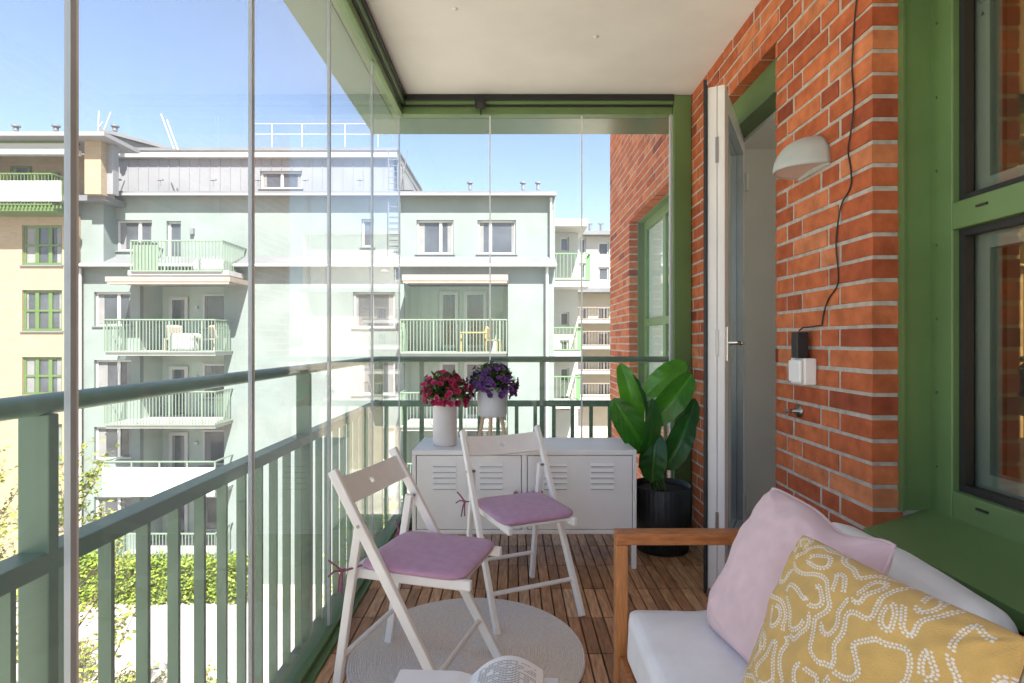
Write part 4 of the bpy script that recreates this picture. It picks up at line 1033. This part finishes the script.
Yr = 19.3; zf = at(0,205,Yr).z; ztp = at(0,173,Yr).z; a = at(-34,0,Yr).x; b = at(52,0,Yr).x
s = B(a,b+.05,Yr+.03,YB+.05,zf-.2,zf).build('balcony','far_window_green',bb); railing(s,a,b,Yr,YB,zf,ztp,m='far_window_green')
mb = MB()
for i in range(7): mb.box(a+.05+i*.47,a+.05+i*.47+.445,Yr-.05,Yr-.03,zf+.12,ztp-.28)
mb.build('privacy_screen','far_white',s)
mb = MB()
for i in range(26): mb.box(a+i*.13,a+i*.13+.05,Yr-.02,Yr+.02,zf-.12,zf-.02)
mb.build('slab_edge','far_window_green',s)
mb = MB()
for x in (16,56,115): p = at(x,131,22); mb.tube([p,p+Vector((0,0,.16))],.09,8); mb.tube([p+Vector((0,0,.16)),p+Vector((0,0,.22))],.15,8)
mb.build('roof_vent','roof_sheet',bb)
mb = MB()
for (xa,ya,xb,yb) in ((104,130,111,112),(98,131,99,111),(98,128,103,122),(174,149,161,114),(178,150,167,120)): mb.tube([at(xa,ya,21.4),at(xb,yb,21.4)],.022,6)
mb.build('antenna','far_white',bb)

# buildings seen past the right end of the block
rb_ = empty('white_balcony_house','white apartment house with green railed corner balconies behind the block','building')
YR = 27.0
hs = [hole(560,569,a,a+14,YR) for a in (237,312,340,368,396)]
mb = MB(); facade(mb,at(548,0,YR).x,at(578,0,YR).x,GZ,at(0,226,YR).z,YR,hs,.2); xq = at(578,0,YR).x; mb.add([(xq,YR,GZ),(xq,YR+6,GZ),(xq,YR+6,at(0,226,YR).z),(xq,YR,at(0,226,YR).z)],[(0,1,2,3)]); mb.build('wall','pale_render',rb_)
for h in hs: window(rb_,h,YR,(1,),curtain=False,sill=False)
mb = MB(); wb(mb,546,588,218.5,226,YR-1.6,4.5); mb.build('roof','slab_concrete',rb_)
for (a,b,c) in ((253,280,590),(327,350,581),(376,402,580)):
    Yr = YR-1.6; q0 = at(549,b,Yr); q1 = at(c,a,Yr)
    s = B(q0.x,q1.x,Yr+.02,YR,q0.z-.30,q0.z).build('balcony','slab_concrete',rb_); railing(s,q0.x,q1.x,Yr,YR,q0.z,q1.z,step=.16,m='far_rail_dark')
cb_ = empty('cream_apartment_house','distant cream apartment house with recessed balconies beside the red brick wall','building')
YC = 40.0
hs = []
for a in (242,267): hs += [hole(598,609,a,a+14,YC),hole(579,586,a-4,a+12,YC)]
for a in (307,332,357,383): hs += [hole(598,609,a,a+15,YC),hole(580,588,a,a+15,YC),hole(566,573,a,a+15,YC),hole(616,626,a,a+15,YC)]
mb = MB(); facade(mb,at(560,0,YC).x,at(700,0,YC).x,GZ,at(0,290,YC).z,YC,[h for h in hs if h[3] < at(0,291,YC).z],.2); mb.build('wall','cream',cb_)
mb = MB(); facade(mb,at(574,0,YC).x,at(700,0,YC).x,at(0,289,YC).z,at(0,234,YC).z,YC+.001,[h for h in hs if h[3] > at(0,291,YC).z],.2); mb.build('upper_wall','pale_render',cb_)
for h in hs: window(cb_,h,YC,(1,),fw=.11,curtain=False,sill=False)
mb = MB(); wb(mb,572,702,230.5,234.5,YC-.7,9); wb(mb,560,702,288,292,YC-1.2,1.19); mb.build('roof','roof_sheet',cb_)
for (a,b) in ((307,319),(331,345),(357,370),(383,396)):
    Yr = YC-1.5; q0 = at(574,b,Yr); q1 = at(640,a,Yr); s = B(q0.x,q1.x,Yr+.02,YC-.001,q0.z-.28,q0.z).build('balcony','pale_render',cb_); railing(s,q0.x,q1.x,Yr,YC-.01,q0.z,q1.z,step=.2,m='awning')
mb = MB()
for x in (583,590,601): p = at(x,231,YC+1); mb.tube([p,p+Vector((0,0,.5))],.1,8); mb.box(p.x-.2,p.x+.2,p.y-.1,p.y+.1,p.z+.5,p.z+.6)
mb.build('roof_vent','roof_sheet',cb_)

# things on the far balconies
def far_chair(x, y, z, rz, label, m='awning'):
    o = empty('garden_chair', label, 'chair', 'garden chairs on the far balconies', (x,y,z), rz)
    mb = MB(); mb.box(-.24,.24,-.24,.24,.40,.45); mb.build('seat',m,o); mb = MB(); mb.obox((0,.27,.68),(.24,0,0),(0,.02,.04),(0,-.06,.22)); mb.build('backrest',m,o)
    for sx in (-1,1):
        for sy in (-1,1): B(sx*.22-.02,sx*.22+.02,sy*.22-.02,sy*.22+.02,0,.40).build('leg',m,o)
def far_table(x, y, z, label, w=.45, m='awning'):
    o = empty('balcony_table', label, 'table', None, (x,y,z)); B(-w,w,-.35,.35,.68,.73).build('tabletop',m,o)
    for sx in (-1,1):
        for sy in (-1,1): B(sx*(w-.06)-.025,sx*(w-.06)+.025,sy*.3-.025,sy*.3+.025,0,.68).build('leg',m,o)
z = at(0,352,19.95).z
mat('teak_far', (.42,.27,.12), .6)
far_table(at(474,0,20.8).x,20.8,z,'wooden balcony table behind the railing of the right hand upper balcony',.5,'teak_far')
far_chair(at(494,0,20.8).x,20.8,z,R(70),'wooden garden chair beside the table on the far right balcony','teak_far')
z = at(0,351,19.75).z
far_chair(at(173,0,20.4).x,20.4,z,R(20),'tan balcony chair in front of the dark balcony door, second balcony from top')
far_chair(at(205,0,20.4).x,20.4,z,R(-40),'tan balcony chair under the large window, second balcony from top')
o = soft_box(-.45,.45,-.35,.35,0,.62,.12,5,.02).build('balcony_sofa','far_white'); o.location = (at(186,0,20.4).x,20.35,z+.001); tag(o,'pale covered lounge seat between two tan chairs on the far balcony','sofa')
z = at(0,270,19.75).z
o = soft_box(-.6,.6,-.25,.25,0,.42,.12,8,.02).build('balcony_sofa','far_white'); o.location = (at(212,0,20.3).x,20.3,z+.001); tag(o,'white covered bench on the topmost open balcony','bench')

# plants ---------------------------------------------------------------
def leaf_cloud(mb, pts, size, rnd, tmean, n_each, spread):
    for (p, k) in pts:
        for _ in range(n_each):
            q = p+Vector((rnd.gauss(0,spread),rnd.gauss(0,spread),rnd.gauss(0,spread)))
            d = Vector((rnd.uniform(-1,1),rnd.uniform(-1,1),rnd.uniform(-.7,.7))); nn = Vector((rnd.uniform(-.7,.7),rnd.uniform(-.7,.7),1))
            if d.length < .2: d = Vector((1,0,0))
            L_ = size*rnd.uniform(.7,1.3); d.normalize(); s = d.cross(nn).normalized()
            mb.add([q-d*L_/2,q+s*L_*.3,q+d*L_/2,q-s*L_*.3],[(0,1,2,3)],min(1,max(0,rnd.gauss(tmean+k,.2))))
def hedge(name,label,x0,x1,y0,y1,h,n,seed,m='hedge_leaf',size=.14):
    rnd = random.Random(seed); o = empty(name,label,'hedge',loc=((x0+x1)/2,(y0+y1)/2,GZ)); mb = MB(); hx,hy = (x1-x0)/2,(y1-y0)/2
    for _ in range(n):
        x = rnd.uniform(-hx,hx); bump_ = .16*noise.noise(Vector((x*1.3+seed,0,0)))+.08*noise.noise(Vector((x*4,seed,0)))
        top = h+bump_
        if rnd.random() < .45: y = rnd.uniform(-hy,hy); z = top-abs(rnd.gauss(0,.07))
        else: y = -hy+abs(rnd.gauss(0,.12)); z = rnd.uniform(.05,top)
        leaf_cloud(mb,[(Vector((x,y,z)),.1*noise.noise(Vector((x*2,z*3,seed))))],size,rnd,.5,3,.06)
    mb.build('foliage',m,o)
    w = MB(); 
    for i in range(int((x1-x0)/.5)): w.tube([(-hx+.25+i*.5,0,0),(-hx+.25+i*.5+rnd.uniform(-.1,.1),0,h*.8)],.03,5)
    w.box(-hx+.1,hx-.1,-hy+.2,hy-.2,.1,h-.25); w.build('twigs','bark',o)
hedge('clipped_hedge','bright green clipped hedge along the foot of the white apartment block',-17,-9.2,19.35,20.2,1.42,5200,3)
hedge('clipped_hedge','green hedge further along, under the right stack of balconies',-5.2,1.6,19.0,19.6,1.2,2600,4)
def shrub(x, y, r, h, seed, label, m='shrub_leaf', n=700, size=.10):
    rnd = random.Random(seed); o = empty('garden_shrub',label,'shrub','loose garden shrubs in the courtyard bed',(x,y,GZ)); mb = MB(); st = MB()
    for _ in range(26):
        a = rnd.uniform(0,6.28); q = rnd.uniform(.2,1); tip = Vector((math.cos(a)*r*q,math.sin(a)*r*q,h*(1-.45*q*q)*rnd.uniform(.75,1.08)))
        st.tube([(0,0,0),tip*.5+Vector((0,0,.1)),tip],[.02,.012,.005],5)
        for k in range(n//26): 
            u = rnd.uniform(.35,1.03); p = tip*u+Vector((0,0,.1*(1-u))); leaf_cloud(mb,[(p,.15*noise.noise(tip*2))],size,rnd,.5,1,.09)
    mb.build('foliage',m,o); st.build('stem','bark',o)
sp = [(-10.6,12.8,1.0,1.7),(-9.4,13.6,.9,1.3),(-8.6,12.4,1.0,1.6),(-7.4,13.4,.9,1.2),(-9.8,11.2,.8,1.1),(-7.9,10.9,.9,1.3),(-6.4,12.2,.9,1.4),(-5.4,13.5,.8,1.2),(-4.4,12.4,.9,1.2),(-6.8,10.2,.7,1.0),(-11.6,14.6,1.0,1.3),(-3.2,13.8,.9,1.3),(-12.2,12.2,1.0,1.5),(-5.6,10.8,.8,1.1)]
for i,(x,y,r,h) in enumerate(sp): shrub(x,y,r,h,50+i,'loose yellow green garden shrub in the courtyard bed seen between the railing bars')
def young_tree(x, y, h, seed, label, n_br, spread, lo, leafn=34, m='tree_leaf', size=.085, cat='tree'):
    rnd = random.Random(seed); o = empty('young_tree',label,cat,loc=(x,y,GZ)); tr = MB(); cr = MB()
    tr.tube([(0,0,0),(.04,.02,h*.3),(-.03,.03,h*.65),(0,0,h*.97)],[.075,.06,.035,.008],9)
    for i in range(n_br):
        z0 = h*(lo+(.93-lo)*i/n_br); a = i*2.4+rnd.uniform(-.4,.4); L_ = spread*(1-.6*i/n_br)*rnd.uniform(.8,1.15)
        b = Vector((0,0,z0)); t = b+Vector((math.cos(a)*L_,math.sin(a)*L_,L_*rnd.uniform(.9,1.4))); md = b.lerp(t,.5)+Vector((math.cos(a)*L_*.12,math.sin(a)*L_*.12,-L_*.06))
        tr.tube([b,md,t],[.024,.014,.004],6)
        for k in range(leafn):
            u = rnd.uniform(.18,1.05); p = b.lerp(md,u*2) if u < .5 else md.lerp(t,u*2-1)
            leaf_cloud(cr,[(p,.1*rnd.uniform(-1,1))],size,rnd,.55,2,.07)
            if rnd.random() < .12:
                q = p+Vector((rnd.uniform(-.4,.4),rnd.uniform(-.4,.4),rnd.uniform(.1,.5))); tr.tube([p,q],[.006,.002],4)
                for w in range(7): leaf_cloud(cr,[(p.lerp(q,w/6),0)],size,rnd,.6,1,.04)
    tr.build('trunk','bark',o); cr.build('crown',m,o)
young_tree(-7.9,10.0,7.1,8,'slim young tree with yellow green spring leaves beside the left railing post',28,1.35,.28,44,size=.10)
young_tree(-11.3,11.5,7.0,12,'second slim young tree with yellow green leaves, further left',26,1.35,.28,44,size=.10)
young_tree(-3.1,12.0,5.6,15,'small leafy tree below the end railing, near the balcony corner',22,1.2,.3,40,m='hedge_leaf')

# ------------------------------------------------------------------ light, sky, camera
el, az = R(52), R(160)
sun = bpy.data.lights.new('sun','SUN'); sun.energy = 2.7; sun.angle = R(.53); sun.color = (1,.95,.87)
so_ = bpy.data.objects.new('sun',sun); C.objects.link(so_)
tosun = Vector((math.sin(az)*math.cos(el),math.cos(az)*math.cos(el),math.sin(el)))
so_.rotation_euler = (-tosun).to_track_quat('-Z','Y').to_euler(); so_.location = (0,0,30)
w = bpy.data.worlds.new('World'); bpy.context.scene.world = w; w.use_nodes = True
nt = w.node_tree; bg = nt.nodes['Background']; sk = nt.nodes.new('ShaderNodeTexSky'); sk.sky_type = 'NISHITA'; sk.sun_disc = False
sk.sun_elevation = el; sk.sun_rotation = az; sk.air_density = 1.0; sk.dust_density = 1.0; sk.ozone_density = 1.0
tn = nt.nodes.new('ShaderNodeMix'); tn.data_type = 'RGBA'; tn.blend_type = 'MULTIPLY'; tn.inputs['Factor'].default_value = 1; tn.clamp_result = False; tn.inputs['B'].default_value = (.85,.80,.81,1)
nt.links.new(sk.outputs['Color'], tn.inputs['A']); nt.links.new(tn.outputs['Result'], bg.inputs['Color']); bg.inputs['Strength'].default_value = .05
cam = bpy.data.cameras.new('camera'); co = bpy.data.objects.new('camera',cam); C.objects.link(co)
co.location = (0,0,EYE); co.rotation_euler = (R(90),0,0); cam.sensor_width = 36; cam.lens = F/1024*36; cam.clip_start = .02; cam.clip_end = 3000
sc_ = bpy.context.scene; sc_.camera = co
vs = sc_.view_settings; vs.view_transform = 'Standard'; vs.look = 'None'; vs.exposure = 2.9; vs.gamma = 1; vs.use_curve_mapping = False
cy = sc_.cycles
cy.max_bounces = 12; cy.diffuse_bounces = 6; cy.glossy_bounces = 5; cy.transmission_bounces = 6; cy.transparent_max_bounces = 24
cy.sample_clamp_indirect = 8; cy.use_denoising = True; cy.caustics_reflective = False; cy.caustics_refractive = False
